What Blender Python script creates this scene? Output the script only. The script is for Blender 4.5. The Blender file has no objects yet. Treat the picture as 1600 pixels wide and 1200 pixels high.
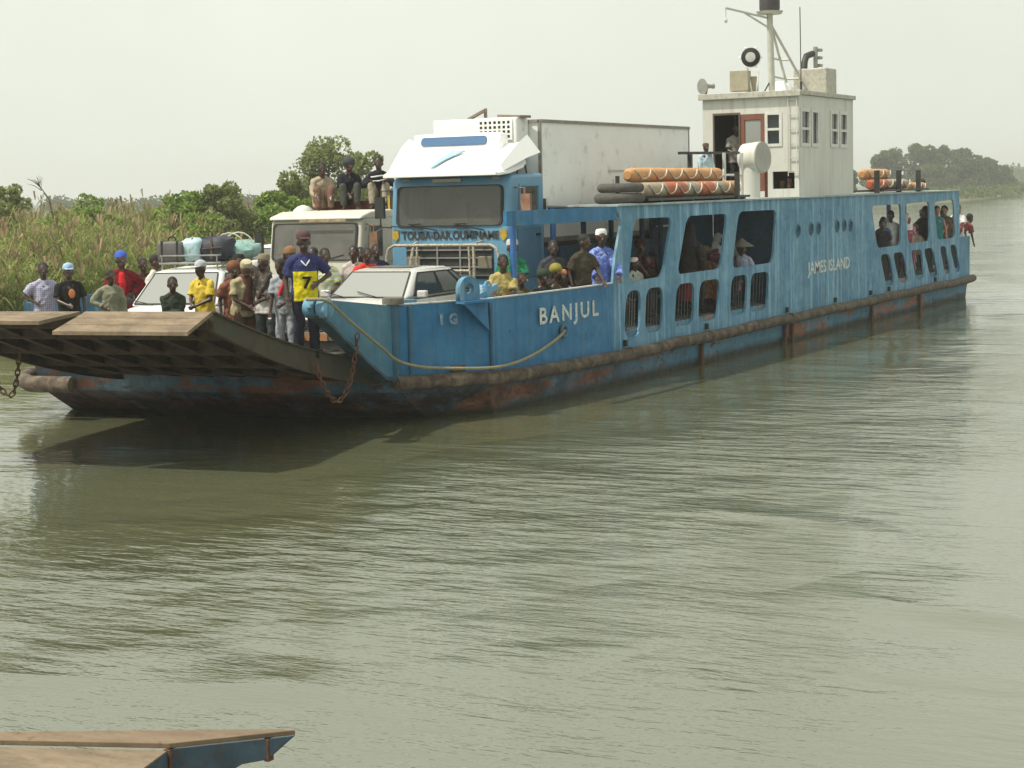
# car ferry on a hazy river
EXPOSURE, WSTR, SUNSTR, HAZE = 0.6, .10, 3.0, .0007
WROUGH, WIOR, WAVE, CALM, AMP = (.04, .10, .10), 2.45, 1.0, (.5, 3.8, .15, 4.2, 8.5, .14), (.16, .10, .016, .018)
import bpy, bmesh, math, random
import numpy as np
from mathutils import Vector, Matrix
S = bpy.context.scene
COL = S.collection
R = math.radians
V = Vector
PI = math.pi

# ------------------------------------------------------------------ camera, world, sun, exposure
# metres: X runs along the ferry from bow to stern, Y across it (0 = near side), Z up, water at z = 0
cd = bpy.data.cameras.new('camera'); cam = bpy.data.objects.new('camera', cd); COL.objects.link(cam)
cd.sensor_width = 36; cd.lens = 2818 / 1600 * 36; cd.clip_start = .1; cd.clip_end = 9000
CAM = V((-22.7, -14.2, 3.7))
_a, _p, _r = R(28.2), R(6.1), R(1.4)
_F = V((math.cos(_a), math.sin(_a), 0)); _R = V((math.sin(_a), -math.cos(_a), 0)); _U = V((0, 0, 1))
_Fp = _F * math.cos(_p) - _U * math.sin(_p); _Up = _U * math.cos(_p) + _F * math.sin(_p)
_R2 = _R * math.cos(_r) - _Up * math.sin(_r); _U2 = _Up * math.cos(_r) + _R * math.sin(_r)
cam.matrix_world = Matrix(((_R2.x, _U2.x, -_Fp.x, CAM.x), (_R2.y, _U2.y, -_Fp.y, CAM.y), (_R2.z, _U2.z, -_Fp.z, CAM.z), (0, 0, 0, 1)))
S.camera = cam
S.view_settings.view_transform = 'Standard'; S.view_settings.look = 'None'; S.view_settings.gamma = 1
S.view_settings.exposure = EXPOSURE
SUN_EL, SUN_AZ = R(60), R(138)         # azimuth measured from +X towards +Y
wd = bpy.data.worlds.new('World'); S.world = wd; wd.use_nodes = True
nt = wd.node_tree; nt.nodes.clear()
def wn(t, **k):
    n = nt.nodes.new(t)
    for a, b in k.items(): setattr(n, a, b)
    return n
sky = wn('ShaderNodeTexSky', sky_type='NISHITA', sun_disc=False, sun_elevation=SUN_EL, sun_rotation=PI / 2 - SUN_AZ,
         air_density=1.2, dust_density=9.0, ozone_density=1.0, altitude=0)
# a milky, almost colourless haze sky with a faint smudge of smoke in it
hz = wn('ShaderNodeMixRGB', blend_type='MIX'); hz.inputs[0].default_value = .78
hz.inputs[2].default_value = (7.6, 7.95, 7.0, 1)
tc = wn('ShaderNodeTexCoord'); nz = wn('ShaderNodeTexNoise'); nz.inputs['Scale'].default_value = 2.6; nz.inputs['Detail'].default_value = 4
rmp = wn('ShaderNodeMapRange'); rmp.inputs[1].default_value = .3; rmp.inputs[2].default_value = .75; rmp.inputs[3].default_value = .86; rmp.inputs[4].default_value = 1.02
mul = wn('ShaderNodeMixRGB', blend_type='MULTIPLY'); mul.inputs[0].default_value = 1
bg = wn('ShaderNodeBackground'); bg.inputs[1].default_value = WSTR; wo = wn('ShaderNodeOutputWorld')
L = nt.links.new
L(sky.outputs[0], hz.inputs[1]); L(tc.outputs['Generated'], nz.inputs['Vector']); L(nz.outputs['Fac'], rmp.inputs[0])
L(hz.outputs[0], mul.inputs[1]); L(rmp.outputs[0], mul.inputs[2]); L(mul.outputs[0], bg.inputs[0]); L(bg.outputs[0], wo.inputs[0])
sl = bpy.data.lights.new('sun', 'SUN'); so = bpy.data.objects.new('sun', sl); COL.objects.link(so)
sl.energy = SUNSTR; sl.angle = R(1.6); sl.color = (1, .95, .86)
_sd = V((math.cos(SUN_EL) * math.cos(SUN_AZ), math.cos(SUN_EL) * math.sin(SUN_AZ), math.sin(SUN_EL)))
so.rotation_euler = (-_sd).to_track_quat('-Z', 'Y').to_euler()
S.cycles.max_bounces = 6; S.cycles.volume_bounces = 0; S.cycles.transparent_max_bounces = 8
S.cycles.diffuse_bounces = 3; S.cycles.glossy_bounces = 4
S.cycles.use_denoising = True
S.cycles.sample_clamp_indirect = 6

# ------------------------------------------------------------------ materials
MATS = {}
class N:
    """tiny node-graph helper"""
    def __init__(s, name):
        s.m = bpy.data.materials.new(name); s.m.use_nodes = True; s.t = s.m.node_tree
        s.b = s.t.nodes['Principled BSDF']; s.out = s.t.nodes['Material Output']
    def n(s, t, **k):
        x = s.t.nodes.new(t)
        for a, b in k.items(): setattr(x, a, b)
        return x
    def l(s, a, b): s.t.links.new(a, b)
    def coord(s, kind='Object', scale=(1, 1, 1)):
        c = s.n('ShaderNodeTexCoord'); m = s.n('ShaderNodeMapping'); m.inputs['Scale'].default_value = scale
        s.l(c.outputs[kind], m.inputs['Vector']); return m.outputs[0]
    def noise(s, vec, scale, detail=4, rough=.6):
        x = s.n('ShaderNodeTexNoise'); x.inputs['Scale'].default_value = scale; x.inputs['Detail'].default_value = detail
        x.inputs['Roughness'].default_value = rough; s.l(vec, x.inputs['Vector']); return x.outputs['Fac']
    def rng(s, f, a, b, c=0., d=1.):
        x = s.n('ShaderNodeMapRange'); 
        for i, v in enumerate((a, b, c, d)): x.inputs[i + 1].default_value = v
        s.l(f, x.inputs[0]); return x.outputs[0]
    def math(s, op, a, b):
        x = s.n('ShaderNodeMath', operation=op)
        for i, v in enumerate((a, b)):
            if isinstance(v, (int, float)): x.inputs[i].default_value = v
            else: s.l(v, x.inputs[i])
        return x.outputs[0]
    def mix(s, f, a, b, mode='MIX'):
        x = s.n('ShaderNodeMixRGB', blend_type=mode)
        for i, v in enumerate((f, a, b)):
            if isinstance(v, (int, float)): x.inputs[i].default_value = v
            elif isinstance(v, tuple): x.inputs[i].default_value = (*v[:3], 1)
            else: s.l(v, x.inputs[i])
        return x.outputs[0]
    def bump(s, h, strength=.3, dist=.02):
        x = s.n('ShaderNodeBump'); x.inputs['Strength'].default_value = strength; x.inputs['Distance'].default_value = dist
        s.l(h, x.inputs['Height']); s.l(x.outputs[0], s.b.inputs['Normal'])
    def col(s, c):
        if isinstance(c, tuple): s.b.inputs['Base Color'].default_value = (*c[:3], 1)
        else: s.l(c, s.b.inputs['Base Color'])
    def rough(s, v):
        if isinstance(v, (int, float)): s.b.inputs['Roughness'].default_value = v
        else: s.l(v, s.b.inputs['Roughness'])

def mat(name, c, rough=.6, metal=0., var=.18, scale=5, bump=.15, dirt=None, dirt_amt=.5):
    if name in MATS: return MATS[name]
    g = N(name); v = g.coord(); f = g.noise(v, scale, 5)
    k = g.mix(g.rng(f, .3, .7), tuple(x * (1 - var) for x in c), tuple(min(1, x * (1 + var)) for x in c))
    if dirt:
        d = g.noise(v, scale * 2.3, 6, .7); k = g.mix(g.rng(d, .62 - .25 * dirt_amt, .78 - .2 * dirt_amt), k, dirt)
    g.col(k); g.rough(g.rng(f, .2, .8, max(.02, rough - .08), min(1, rough + .08))); g.b.inputs['Metallic'].default_value = metal
    if bump: g.bump(g.noise(v, scale * 6, 4), bump, .01)
    MATS[name] = g.m; return g.m

def cloth(c, pattern=None, c2=None):
    key = 'cloth_%s_%s' % (pattern or 'plain', '_'.join('%02d' % int(x * 99) for x in (*c, *(c2 or ()))))
    if key in MATS: return MATS[key]
    g = N(key); v = g.coord(); f = g.noise(v, 9, 4)
    k = g.mix(g.rng(f, .3, .7), tuple(x * .8 for x in c), tuple(min(1, x * 1.15) for x in c))
    c2 = c2 or (.6, .6, .6)
    if pattern == 'plaid':
        w = g.n('ShaderNodeTexWave', wave_type='BANDS', bands_direction='X'); w.inputs['Scale'].default_value = 9; w.inputs['Distortion'].default_value = 1.5; g.l(v, w.inputs['Vector'])
        w2 = g.n('ShaderNodeTexWave', wave_type='BANDS', bands_direction='Z'); w2.inputs['Scale'].default_value = 9; w2.inputs['Distortion'].default_value = 1.5; g.l(v, w2.inputs['Vector'])
        k = g.mix(g.rng(g.math('MAXIMUM', w.outputs['Fac'], w2.outputs['Fac']), .6, .9), k, c2)
    elif pattern == 'stripe':
        w = g.n('ShaderNodeTexWave', wave_type='BANDS', bands_direction='Z'); w.inputs['Scale'].default_value = 4; g.l(v, w.inputs['Vector'])
        k = g.mix(g.rng(w.outputs['Fac'], .75, .85), k, c2)
    elif pattern == 'floral':
        w = g.n('ShaderNodeTexVoronoi'); w.inputs['Scale'].default_value = 16; g.l(v, w.inputs['Vector'])
        k = g.mix(g.rng(w.outputs['Distance'], .25, .4), c2, k)
    g.col(k); g.rough(.9); g.b.inputs['Specular IOR Level'].default_value = .15
    g.bump(g.noise(g.coord(scale=(1, 1, .5)), 14, 3), .5, .02)
    MATS[key] = g.m; return g.m

def blue_paint(name, base, chalk, rust_amt=.5, streak=.6, low=False, grime=.55):
    """weathered marine paint: faded chalky patches, run-off streaks, rust blisters, bare red lead near the waterline"""
    g = N(name); v = g.coord(scale=(1, 1, 1))
    big = g.noise(v, .9, 5); med = g.noise(v, 4, 6, .65)
    k = g.mix(g.rng(big, .3, .7), base, chalk)
    k = g.mix(g.rng(med, .35, .75, 0, .55), k, tuple(x * .72 for x in base))
    st = g.noise(g.coord(scale=(3.2, 3.2, .13)), 1.5, 6, .72)
    k = g.mix(g.rng(st, .50, .68, 0, streak), k, tuple(min(1, x * 1.3 + .09) for x in chalk))
    st2 = g.noise(g.coord(scale=(4.5, 4.5, .2)), 1.1, 6, .72)
    k = g.mix(g.rng(st2, .55, .72, 0, .7), k, tuple(x * .5 for x in base))
    gr_ = g.noise(g.coord(scale=(2.2, 2.2, .5)), 1.3, 6, .7)
    k = g.mix(g.rng(gr_, .52, .8, 0, grime), k, (.11, .12, .07))
    ru = g.noise(v, 11, 7, .72); sp = g.noise(v, 1.7, 3)
    m = g.math('MULTIPLY', g.rng(ru, .66, .74), g.rng(sp, .5, .62))
    k = g.mix(g.math('MULTIPLY', m, rust_amt), k, (.10, .045, .02))
    if low:
        sx = g.n('ShaderNodeSeparateXYZ'); g.l(g.coord(), sx.inputs[0])
        p1 = g.noise(g.coord(scale=(.35, .35, 1.5)), 1.3, 7, .68)
        red = g.rng(p1, .53, .57)
        k = g.mix(red, k, (.25, .11, .065))
        p2 = g.noise(g.coord(scale=(.9, .9, 2.5)), 2.0, 6, .7)
        k = g.mix(g.rng(p2, .56, .64), k, (.10, .05, .035))
        bowx = g.rng(sx.outputs['X'], 2.0, 12.0, 1., 0.)                      # bow: blue scraped away, also darkened as shade under the ramp
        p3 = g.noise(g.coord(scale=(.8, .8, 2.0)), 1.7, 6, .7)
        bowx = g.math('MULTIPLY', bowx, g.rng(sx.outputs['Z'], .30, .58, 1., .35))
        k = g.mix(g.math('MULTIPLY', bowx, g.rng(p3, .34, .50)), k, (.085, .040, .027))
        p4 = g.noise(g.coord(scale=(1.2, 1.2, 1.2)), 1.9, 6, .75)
        k = g.mix(g.math('MULTIPLY', bowx, g.rng(p4, .46, .56, 0, .9)), k, (.022, .021, .016))  # near-black puts the shade below the ramp into the bow colour
        wl = g.math('ADD', sx.outputs['Z'], g.rng(p1, 0, 1, -.12, .12))
        k = g.mix(g.rng(wl, .06, .2, .95, 0), k, (.03, .03, .018))
    g.col(k); g.rough(g.rng(med, .2, .8, .5, .75)); g.b.inputs['Specular IOR Level'].default_value = .3
    g.bump(g.math('ADD', g.math('MULTIPLY', g.noise(v, 1.4, 2), 3.), med), .5, .05)
    MATS[name] = g.m; return g.m

BLUE = blue_paint('blue_paint_faded', (.046, .165, .285), (.17, .335, .445), 1., .8)
BLUEB = blue_paint('blue_paint_bow', (.02, .135, .29), (.045, .185, .335), .8, .2, grime=.5)
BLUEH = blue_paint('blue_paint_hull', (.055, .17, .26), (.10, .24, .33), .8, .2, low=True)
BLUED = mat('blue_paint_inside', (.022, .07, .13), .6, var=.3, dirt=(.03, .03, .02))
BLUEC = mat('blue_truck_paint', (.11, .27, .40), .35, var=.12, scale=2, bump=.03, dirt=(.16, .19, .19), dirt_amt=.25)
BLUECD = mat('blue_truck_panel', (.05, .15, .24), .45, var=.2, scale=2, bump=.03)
def streaky(name, c, d):
    g = N(name); st = g.noise(g.coord(scale=(3, 3, .25)), 1.6, 6, .7); f = g.noise(g.coord(), 1.2, 4)
    k = g.mix(g.rng(f, .3, .7), tuple(x * .92 for x in c), c); k = g.mix(g.rng(st, .5, .72, 0, .75), k, d); k = g.mix(g.rng(g.noise(g.coord(scale=(6, 6, .35)), 1.3, 6, .72), .62, .72, 0, .6), k, (.25, .15, .08))
    k = g.mix(g.rng(g.noise(g.coord(), 12, 6, .75), .68, .76, 0, .6), k, (.2, .12, .06)); g.col(k); g.rough(.55); MATS[name] = g.m; return g.m
WHITEP = streaky('white_ship_paint', (.58, .58, .52), (.40, .35, .26))
WHITEB = mat('white_box_panel', (.77, .77, .73), .5, var=.05, scale=1.2, bump=.03, dirt=(.5, .48, .43), dirt_amt=.25)
WHITEG = mat('white_gloss', (.86, .86, .83), .3, var=.02, scale=2, bump=0)
CARW = mat('white_car_paint', (.74, .74, .71), .28, var=.03, scale=2, bump=0)
CARS = mat('silver_car_paint', (.58, .57, .53), .28, metal=.15, var=.04, scale=2, bump=0)
CREAM = mat('cream_truck_paint', (.56, .54, .44), .5, var=.1, scale=2.5, bump=.05, dirt=(.25, .16, .08), dirt_amt=.2)
GREYM = mat('grey_metal', (.30, .30, .27), .5, .3, var=.2)
DARKM = mat('dark_metal', (.035, .035, .032), .55, .3, var=.3)
BLACK = mat('black_rubber', (.018, .018, .018), .8, var=.3, scale=9)
TYREM = mat('old_tyre_rubber', (.075, .07, .06), .9, var=.3, scale=7, bump=.4)
RUST = mat('rusty_steel', (.13, .06, .032), .85, .2, var=.5, scale=9, bump=.5, dirt=(.05, .035, .025))
RAMPM = mat('ramp_steel', (.055, .048, .032), .8, .1, var=.5, scale=4, bump=.4, dirt=(.09, .045, .02))
RIBM = mat('rusty_rib', (.045, .031, .019), .9, 0, var=.5, scale=4, bump=.3, dirt=(.085, .042, .02))
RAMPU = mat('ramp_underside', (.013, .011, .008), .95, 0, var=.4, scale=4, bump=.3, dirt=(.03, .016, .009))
def planks(name, c1, c2, wid):
    g = N(name); v = g.coord(); f = g.noise(g.coord(scale=(1, .25, 1)), 7, 6, .7)
    k = g.mix(g.rng(f, .3, .7), c1, c2)
    k = g.mix(g.rng(g.noise(v, 15, 5, .7), .60, .75), k, tuple(x * .4 for x in c1)); k = g.mix(g.rng(g.noise(v, 2.6, 6, .7), .48, .66, 0, .65), k, (.10, .075, .045))
    g.col(k); g.rough(.85); g.bump(f, .4, .01); MATS[name] = g.m; return g.m
WOODT = planks('tan_weathered_wood', (.12, .088, .054), (.25, .188, .12), .2)
WOODB = planks('brown_worn_deck', (.12, .082, .048), (.22, .16, .10), .2)
FENDM = mat('weathered_fender_pipe', (.125, .10, .07), .9, var=.5, scale=2, bump=.8, dirt=(.05, .032, .022), dirt_amt=.9)
DECKM = mat('deck_steel', (.10, .095, .08), .8, var=.3, scale=2, bump=.3, dirt=(.09, .05, .03))
LIP = mat('pale_worn_edge', (.46, .47, .43), .6, var=.2, scale=4, dirt=(.2, .15, .1), dirt_amt=.4)
REDW = mat('red_brown_wood_door', (.18, .062, .034), .55, var=.15, scale=3)
REDT = mat('dark_red_boards', (.10, .028, .022), .8, var=.3, scale=4, bump=.3)
ORNG = mat('orange_float', (.50, .25, .095), .7, var=.25, scale=3, dirt=(.36, .22, .12), dirt_amt=.6)
ORED = mat('orange_red_band', (.40, .10, .035), .7, var=.3, scale=3, dirt=(.3, .16, .09), dirt_amt=.5)
FWHITE = mat('float_white_band', (.33, .27, .19), .7, var=.25, scale=4, dirt=(.2, .16, .1), dirt_amt=.5)
ROPEM = mat('old_rope', (.24, .22, .13), .95, var=.3, scale=30, bump=.6)
ROPEL = mat('pale_cord', (.5, .48, .4), .9, var=.2, scale=20)
CHROME = mat('chrome', (.6, .6, .57), .2, .9, var=.1)
WCHIP = mat('chipped_white_tube', (.44, .42, .33), .6, var=.2, scale=12, dirt=(.13, .08, .045), dirt_amt=.7)
LETW = mat('white_lettering', (.56, .57, .52), .75, var=.25, scale=7, dirt=(.16, .28, .36), dirt_amt=.55)
LETF = mat('faded_lettering', (.25, .32, .37), .7, var=.3, scale=14, dirt=(.05, .15, .28), dirt_amt=.9)
LETD = mat('dark_lettering', (.04, .038, .035), .7)
TARP = mat('dark_tarpaulin', (.03, .033, .05), .6, var=.3, scale=4, bump=.5)
SACK = mat('pale_blue_sack', (.36, .52, .56), .45, var=.2, scale=5, bump=.6)
SACK2 = mat('green_blue_sack', (.25, .42, .38), .45, var=.3, scale=4, bump=.6)
CASE = mat('grey_suitcase_shell', (.10, .095, .09), .6, var=.2)
LAMPA = mat('amber_lamp', (.6, .25, .04), .3, var=.1)
LAMPC = mat('headlamp_glass', (.5, .5, .46), .15, var=.1, bump=0)
LAMPR = mat('red_lamp', (.35, .03, .02), .3, bump=0)
SHIELD = mat('yellow_emblem', (.42, .28, .03), .6, var=.3, scale=20)
GRILLD = mat('dark_grille', (.025, .025, .025), .6, var=.3)
GREENT = mat('green_trim', (.06, .16, .12), .6)
def glassmat(name, c, rough=.06):
    g = N(name); g.col(c); g.rough(rough); g.b.inputs['IOR'].default_value = 1.5; MATS[name] = g.m; return g.m
GLASS = glassmat('window_glass', (.025, .03, .03)); GLASSD = glassmat('dusty_windscreen', (.11, .115, .105), .2)
GLASSW = glassmat('bright_windscreen', (.26, .27, .25), .12); GLASSB = glassmat('tinted_blue_strip', (.07, .15, .28), .25)
def seeglass(name, tint, dust):
    g = N(name); fr_ = g.n('ShaderNodeFresnel'); fr_.inputs[0].default_value = 1.5; gl = g.n('ShaderNodeBsdfGlossy'); gl.inputs['Roughness'].default_value = .03
    tr = g.n('ShaderNodeBsdfTransparent'); tr.inputs[0].default_value = (*tint, 1); m1 = g.n('ShaderNodeMixShader'); g.l(fr_.outputs[0], m1.inputs[0]); g.l(tr.outputs[0], m1.inputs[1]); g.l(gl.outputs[0], m1.inputs[2])
    d = g.n('ShaderNodeBsdfDiffuse'); d.inputs[0].default_value = (.34, .33, .29, 1); m2 = g.n('ShaderNodeMixShader'); g.l(g.rng(g.noise(g.coord(), 2.2, 5, .6), .3, .75, dust * .5, dust), m2.inputs[0]); g.l(m1.outputs[0], m2.inputs[1]); g.l(d.outputs[0], m2.inputs[2])
    g.l(m2.outputs[0], g.out.inputs[0]); MATS[name] = g.m; return g.m
GLASST = seeglass('cab_glass', (.75, .78, .75), .26); GLASSC = seeglass('cab_glass_dusty', (.65, .67, .65), .45)
SKINS = []
for i, c in enumerate(((.055, .029, .019), (.09, .049, .032), (.042, .023, .016))):
    g = N('skin_%s' % ('dark', 'brown', 'deep')[i]); f = g.noise(g.coord(), 14, 3)
    g.col(g.mix(f, tuple(x * .85 for x in c), tuple(x * 1.2 for x in c))); g.rough(.38); SKINS.append(g.m)
SKINL = N('skin_light'); SKINL.col((.30, .16, .10)); SKINL.rough(.5); SKINS.append(SKINL.m)
EYEW = mat('eye_white', (.22, .20, .17), .3, bump=0); HAIRM = mat('black_hair', (.012, .011, .01), .8, scale=40, bump=.6)

# ------------------------------------------------------------------ mesh helpers
def nrm(v): return V(v).normalized()
class MB:
    def __init__(s): s.v = []; s.f = []; s.mi = []; s.cur = 0
    def add(s, vs, fs):
        o = len(s.v); s.v += [tuple(x) for x in vs]; s.f += [tuple(i + o for i in f) for f in fs]; s.mi += [s.cur] * len(fs); return s
    def box(s, c, d, rz=0., m=None):
        x, y, z = d[0] / 2, d[1] / 2, d[2] / 2
        vs = [V((a * x, b * y, e * z)) for a in (-1, 1) for b in (-1, 1) for e in (-1, 1)]
        M = m or Matrix.Rotation(rz, 3, 'Z')
        vs = [M @ v + V(c) for v in vs]
        return s.add(vs, [(0, 1, 3, 2), (4, 6, 7, 5), (0, 4, 5, 1), (2, 3, 7, 6), (0, 2, 6, 4), (1, 5, 7, 3)])
    def bar(s, a, b, w, h, up=(0, 0, 1)):
        a, b = V(a), V(b); d = (b - a); L_ = d.length; d.normalize()
        u = V(up); x = d.cross(u)
        if x.length < 1e-4: x = d.cross(V((1, 0, 0)))
        x.normalize(); u = x.cross(d)
        M = Matrix((d, x, u)).transposed()
        return s.box((a + b) / 2, (L_, w, h), m=M)
    def lathe(s, p0, p1, prof, n=12, xd=None, sx=1., sy=1.):
        """closed surface round the axis p0->p1; prof = [(t, r)...] with t in 0..1 (may overshoot)"""
        p0, p1 = V(p0), V(p1); ax = p1 - p0; L_ = ax.length; d = ax / L_ if L_ > 1e-9 else V((0, 0, 1))
        x = V(xd) if xd is not None else (V((0, 0, 1)) if abs(d.z) < .9 else V((1, 0, 0)))
        x = x - d * x.dot(d); x.normalize(); y = d.cross(x)
        vs = []; fs = []
        for t, r in prof:
            for k in range(n):
                a = 2 * PI * k / n; vs.append(p0 + ax * t + x * (r * sx * math.cos(a)) + y * (r * sy * math.sin(a)))
        m = len(prof)
        for i in range(m - 1):
            for k in range(n):
                k2 = (k + 1) % n; fs.append((i * n + k, i * n + k2, (i + 1) * n + k2, (i + 1) * n + k))
        fs.append(tuple(range(n - 1, -1, -1))); fs.append(tuple((m - 1) * n + k for k in range(n)))
        return s.add(vs, fs)
    def cyl(s, p0, p1, r0, r1=None, n=12): return s.lathe(p0, p1, [(0, r0), (1, r0 if r1 is None else r1)], n)
    def cap(s, p0, p1, r0, r1=None, n=10, k=3, **kw):
        r1 = r0 if r1 is None else r1; L_ = max((V(p1) - V(p0)).length, 1e-6); pr = []
        for i in range(k + 1):
            a = PI / 2 * (1 - i / k); pr.append((-r0 * math.sin(a) / L_, max(r0 * math.cos(a), .0008)))
        for i in range(k + 1):
            a = PI / 2 * i / k; pr.append((1 + r1 * math.sin(a) / L_, max(r1 * math.cos(a), .0008)))
        return s.lathe(p0, p1, pr, n, **kw)
    def ell(s, c, r, n=12, k=8, M=None):
        M = M or Matrix.Identity(3); vs = []; fs = []
        for i in range(k + 1):
            a = PI * i / k
            for j in range(n):
                b = 2 * PI * j / n; q = max(math.sin(a), .004)
                vs.append(V(c) + M @ V((r[0] * q * math.cos(b), r[1] * q * math.sin(b), -r[2] * math.cos(a))))
        for i in range(k):
            for j in range(n):
                j2 = (j + 1) % n; fs.append((i * n + j, i * n + j2, (i + 1) * n + j2, (i + 1) * n + j))
        fs.append(tuple(range(n - 1, -1, -1))); fs.append(tuple(k * n + j for j in range(n)))
        return s.add(vs, fs)
    def tube(s, pts, r, n=8, closed=False):
        P = [V(p) for p in pts]; m = len(P); vs = []; fs = []; px = None
        for i in range(m):
            if closed: d = P[(i + 1) % m] - P[i - 1]
            else: d = P[min(i + 1, m - 1)] - P[max(i - 1, 0)]
            d.normalize()
            x = px if px is not None else (V((0, 0, 1)) if abs(d.z) < .9 else V((1, 0, 0)))
            x = x - d * x.dot(d); x.normalize(); px = x; y = d.cross(x)
            rr = r[i] if isinstance(r, (list, tuple)) else r
            for k in range(n):
                a = 2 * PI * k / n; vs.append(P[i] + x * rr * math.cos(a) + y * rr * math.sin(a))
        for i in range(m if closed else m - 1):
            i2 = (i + 1) % m
            for k in range(n):
                k2 = (k + 1) % n; fs.append((i * n + k, i * n + k2, i2 * n + k2, i2 * n + k))
        if not closed: fs.append(tuple(range(n - 1, -1, -1))); fs.append(tuple((m - 1) * n + k for k in range(n)))
        return s.add(vs, fs)
    def torus(s, c, R_, r, ax=(0, 0, 1), n=20, k=8, a0=0, a1=2 * PI):
        d = nrm(ax); x = V((1, 0, 0)) if abs(d.x) < .9 else V((0, 1, 0)); x = nrm(x - d * x.dot(d)); y = d.cross(x)
        full = abs(a1 - a0 - 2 * PI) < 1e-3
        pts = [V(c) + x * R_ * math.cos(a0 + (a1 - a0) * i / n) + y * R_ * math.sin(a0 + (a1 - a0) * i / n) for i in range(n if full else n + 1)]
        return s.tube(pts, r, k, full)
    def prism(s, poly, off):
        """poly = list of 3-D points (planar), extruded by vector off"""
        n = len(poly); o = V(off); vs = [V(p) for p in poly] + [V(p) + o for p in poly]
        fs = [tuple(range(n - 1, -1, -1)), tuple(range(n, 2 * n))] + [(i, (i + 1) % n, n + (i + 1) % n, n + i) for i in range(n)]
        return s.add(vs, fs)
    def loft(s, secs, cap=True):
        n = len(secs[0]); vs = [p for q in secs for p in q]; fs = []
        for i in range(len(secs) - 1):
            for k in range(n):
                k2 = (k + 1) % n; fs.append((i * n + k, i * n + k2, (i + 1) * n + k2, (i + 1) * n + k))
        if cap: fs.append(tuple(range(n - 1, -1, -1))); fs.append(tuple((len(secs) - 1) * n + k for k in range(n)))
        return s.add(vs, fs)
    def strip(s, plan, z0, z1, th, inward=1):
        """wall of thickness th following a plan polyline; z0/z1 numbers or lists"""
        n = len(plan); secs = []
        for i, p in enumerate(plan):
            a = V(plan[max(i - 1, 0)]); b = V(plan[min(i + 1, n - 1)]); d = (b - a).to_2d().normalized()
            q = V((-d.y, d.x)) * th * inward
            za = z0[i] if isinstance(z0, (list, tuple)) else z0; zb = z1[i] if isinstance(z1, (list, tuple)) else z1
            secs.append([(p[0], p[1], za), (p[0] + q.x, p[1] + q.y, za), (p[0] + q.x, p[1] + q.y, zb), (p[0], p[1], zb)])
        return s.loft(secs)
    def build(s, name, m, parent=None, smooth=0, bevel=0, bseg=2, fix=True, loc=None, sub=0):
        me = bpy.data.meshes.new(name); me.from_pydata(s.v, [], s.f)
        ms = m if isinstance(m, (list, tuple)) else [m]
        for x in ms: me.materials.append(x)
        if len(ms) > 1: me.polygons.foreach_set('material_index', s.mi)
        if fix or sub:
            bm = bmesh.new(); bm.from_mesh(me); bmesh.ops.recalc_face_normals(bm, faces=bm.faces); bm.to_mesh(me); bm.free()
        if smooth:
            me.polygons.foreach_set('use_smooth', [True] * len(me.polygons)); me.set_sharp_from_angle(angle=R(smooth))
        o = bpy.data.objects.new(name, me); COL.objects.link(o)
        if parent: o.parent = parent
        if loc: o.location = loc
        if bevel:
            b = o.modifiers.new('bevel', 'BEVEL'); b.width = bevel; b.segments = bseg; b.limit_method = 'ANGLE'; b.angle_limit = R(35); b.harden_normals = False
        if sub:
            b = o.modifiers.new('sub', 'SUBSURF'); b.levels = b.render_levels = sub
        return o
def tag(o, label=None, cat=None, group=None, kind=None):
    for k, v in (('label', label), ('category', cat), ('group', group), ('kind', kind)):
        if v: o[k] = v
    return o
def empty(name, loc=(0, 0, 0), rz=0., parent=None):
    o = bpy.data.objects.new(name, None); COL.objects.link(o); o.location = loc; o.rotation_euler = (0, 0, rz); o.empty_display_size = .2
    if parent: o.parent = parent
    return o
DG = None
def evalmesh(o):
    dg = bpy.context.evaluated_depsgraph_get(); dg.update()
    return bpy.data.meshes.new_from_object(o.evaluated_get(dg), depsgraph=dg)
def holed(name, outer, holes, th, m, parent=None, M=None, bevel=.006):
    """flat plate in local x,y with openings, thickness th, placed by matrix M"""
    cu = bpy.data.curves.new(name, 'CURVE'); cu.dimensions = '2D'; cu.fill_mode = 'BOTH'; cu.extrude = th / 2
    for poly in [outer] + holes:
        sp = cu.splines.new('POLY'); sp.points.add(len(poly) - 1); sp.use_cyclic_u = True
        for q, p in zip(sp.points, poly): q.co = (p[0], p[1], 0, 1)
    t = bpy.data.objects.new(name + '_tmp', cu); COL.objects.link(t)
    me = evalmesh(t); bpy.data.objects.remove(t); bpy.data.curves.remove(cu)
    me.name = name; me.materials.clear(); me.materials.append(m)
    if M: me.transform(M)
    o = bpy.data.objects.new(name, me); COL.objects.link(o)
    if parent: o.parent = parent
    return o
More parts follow.
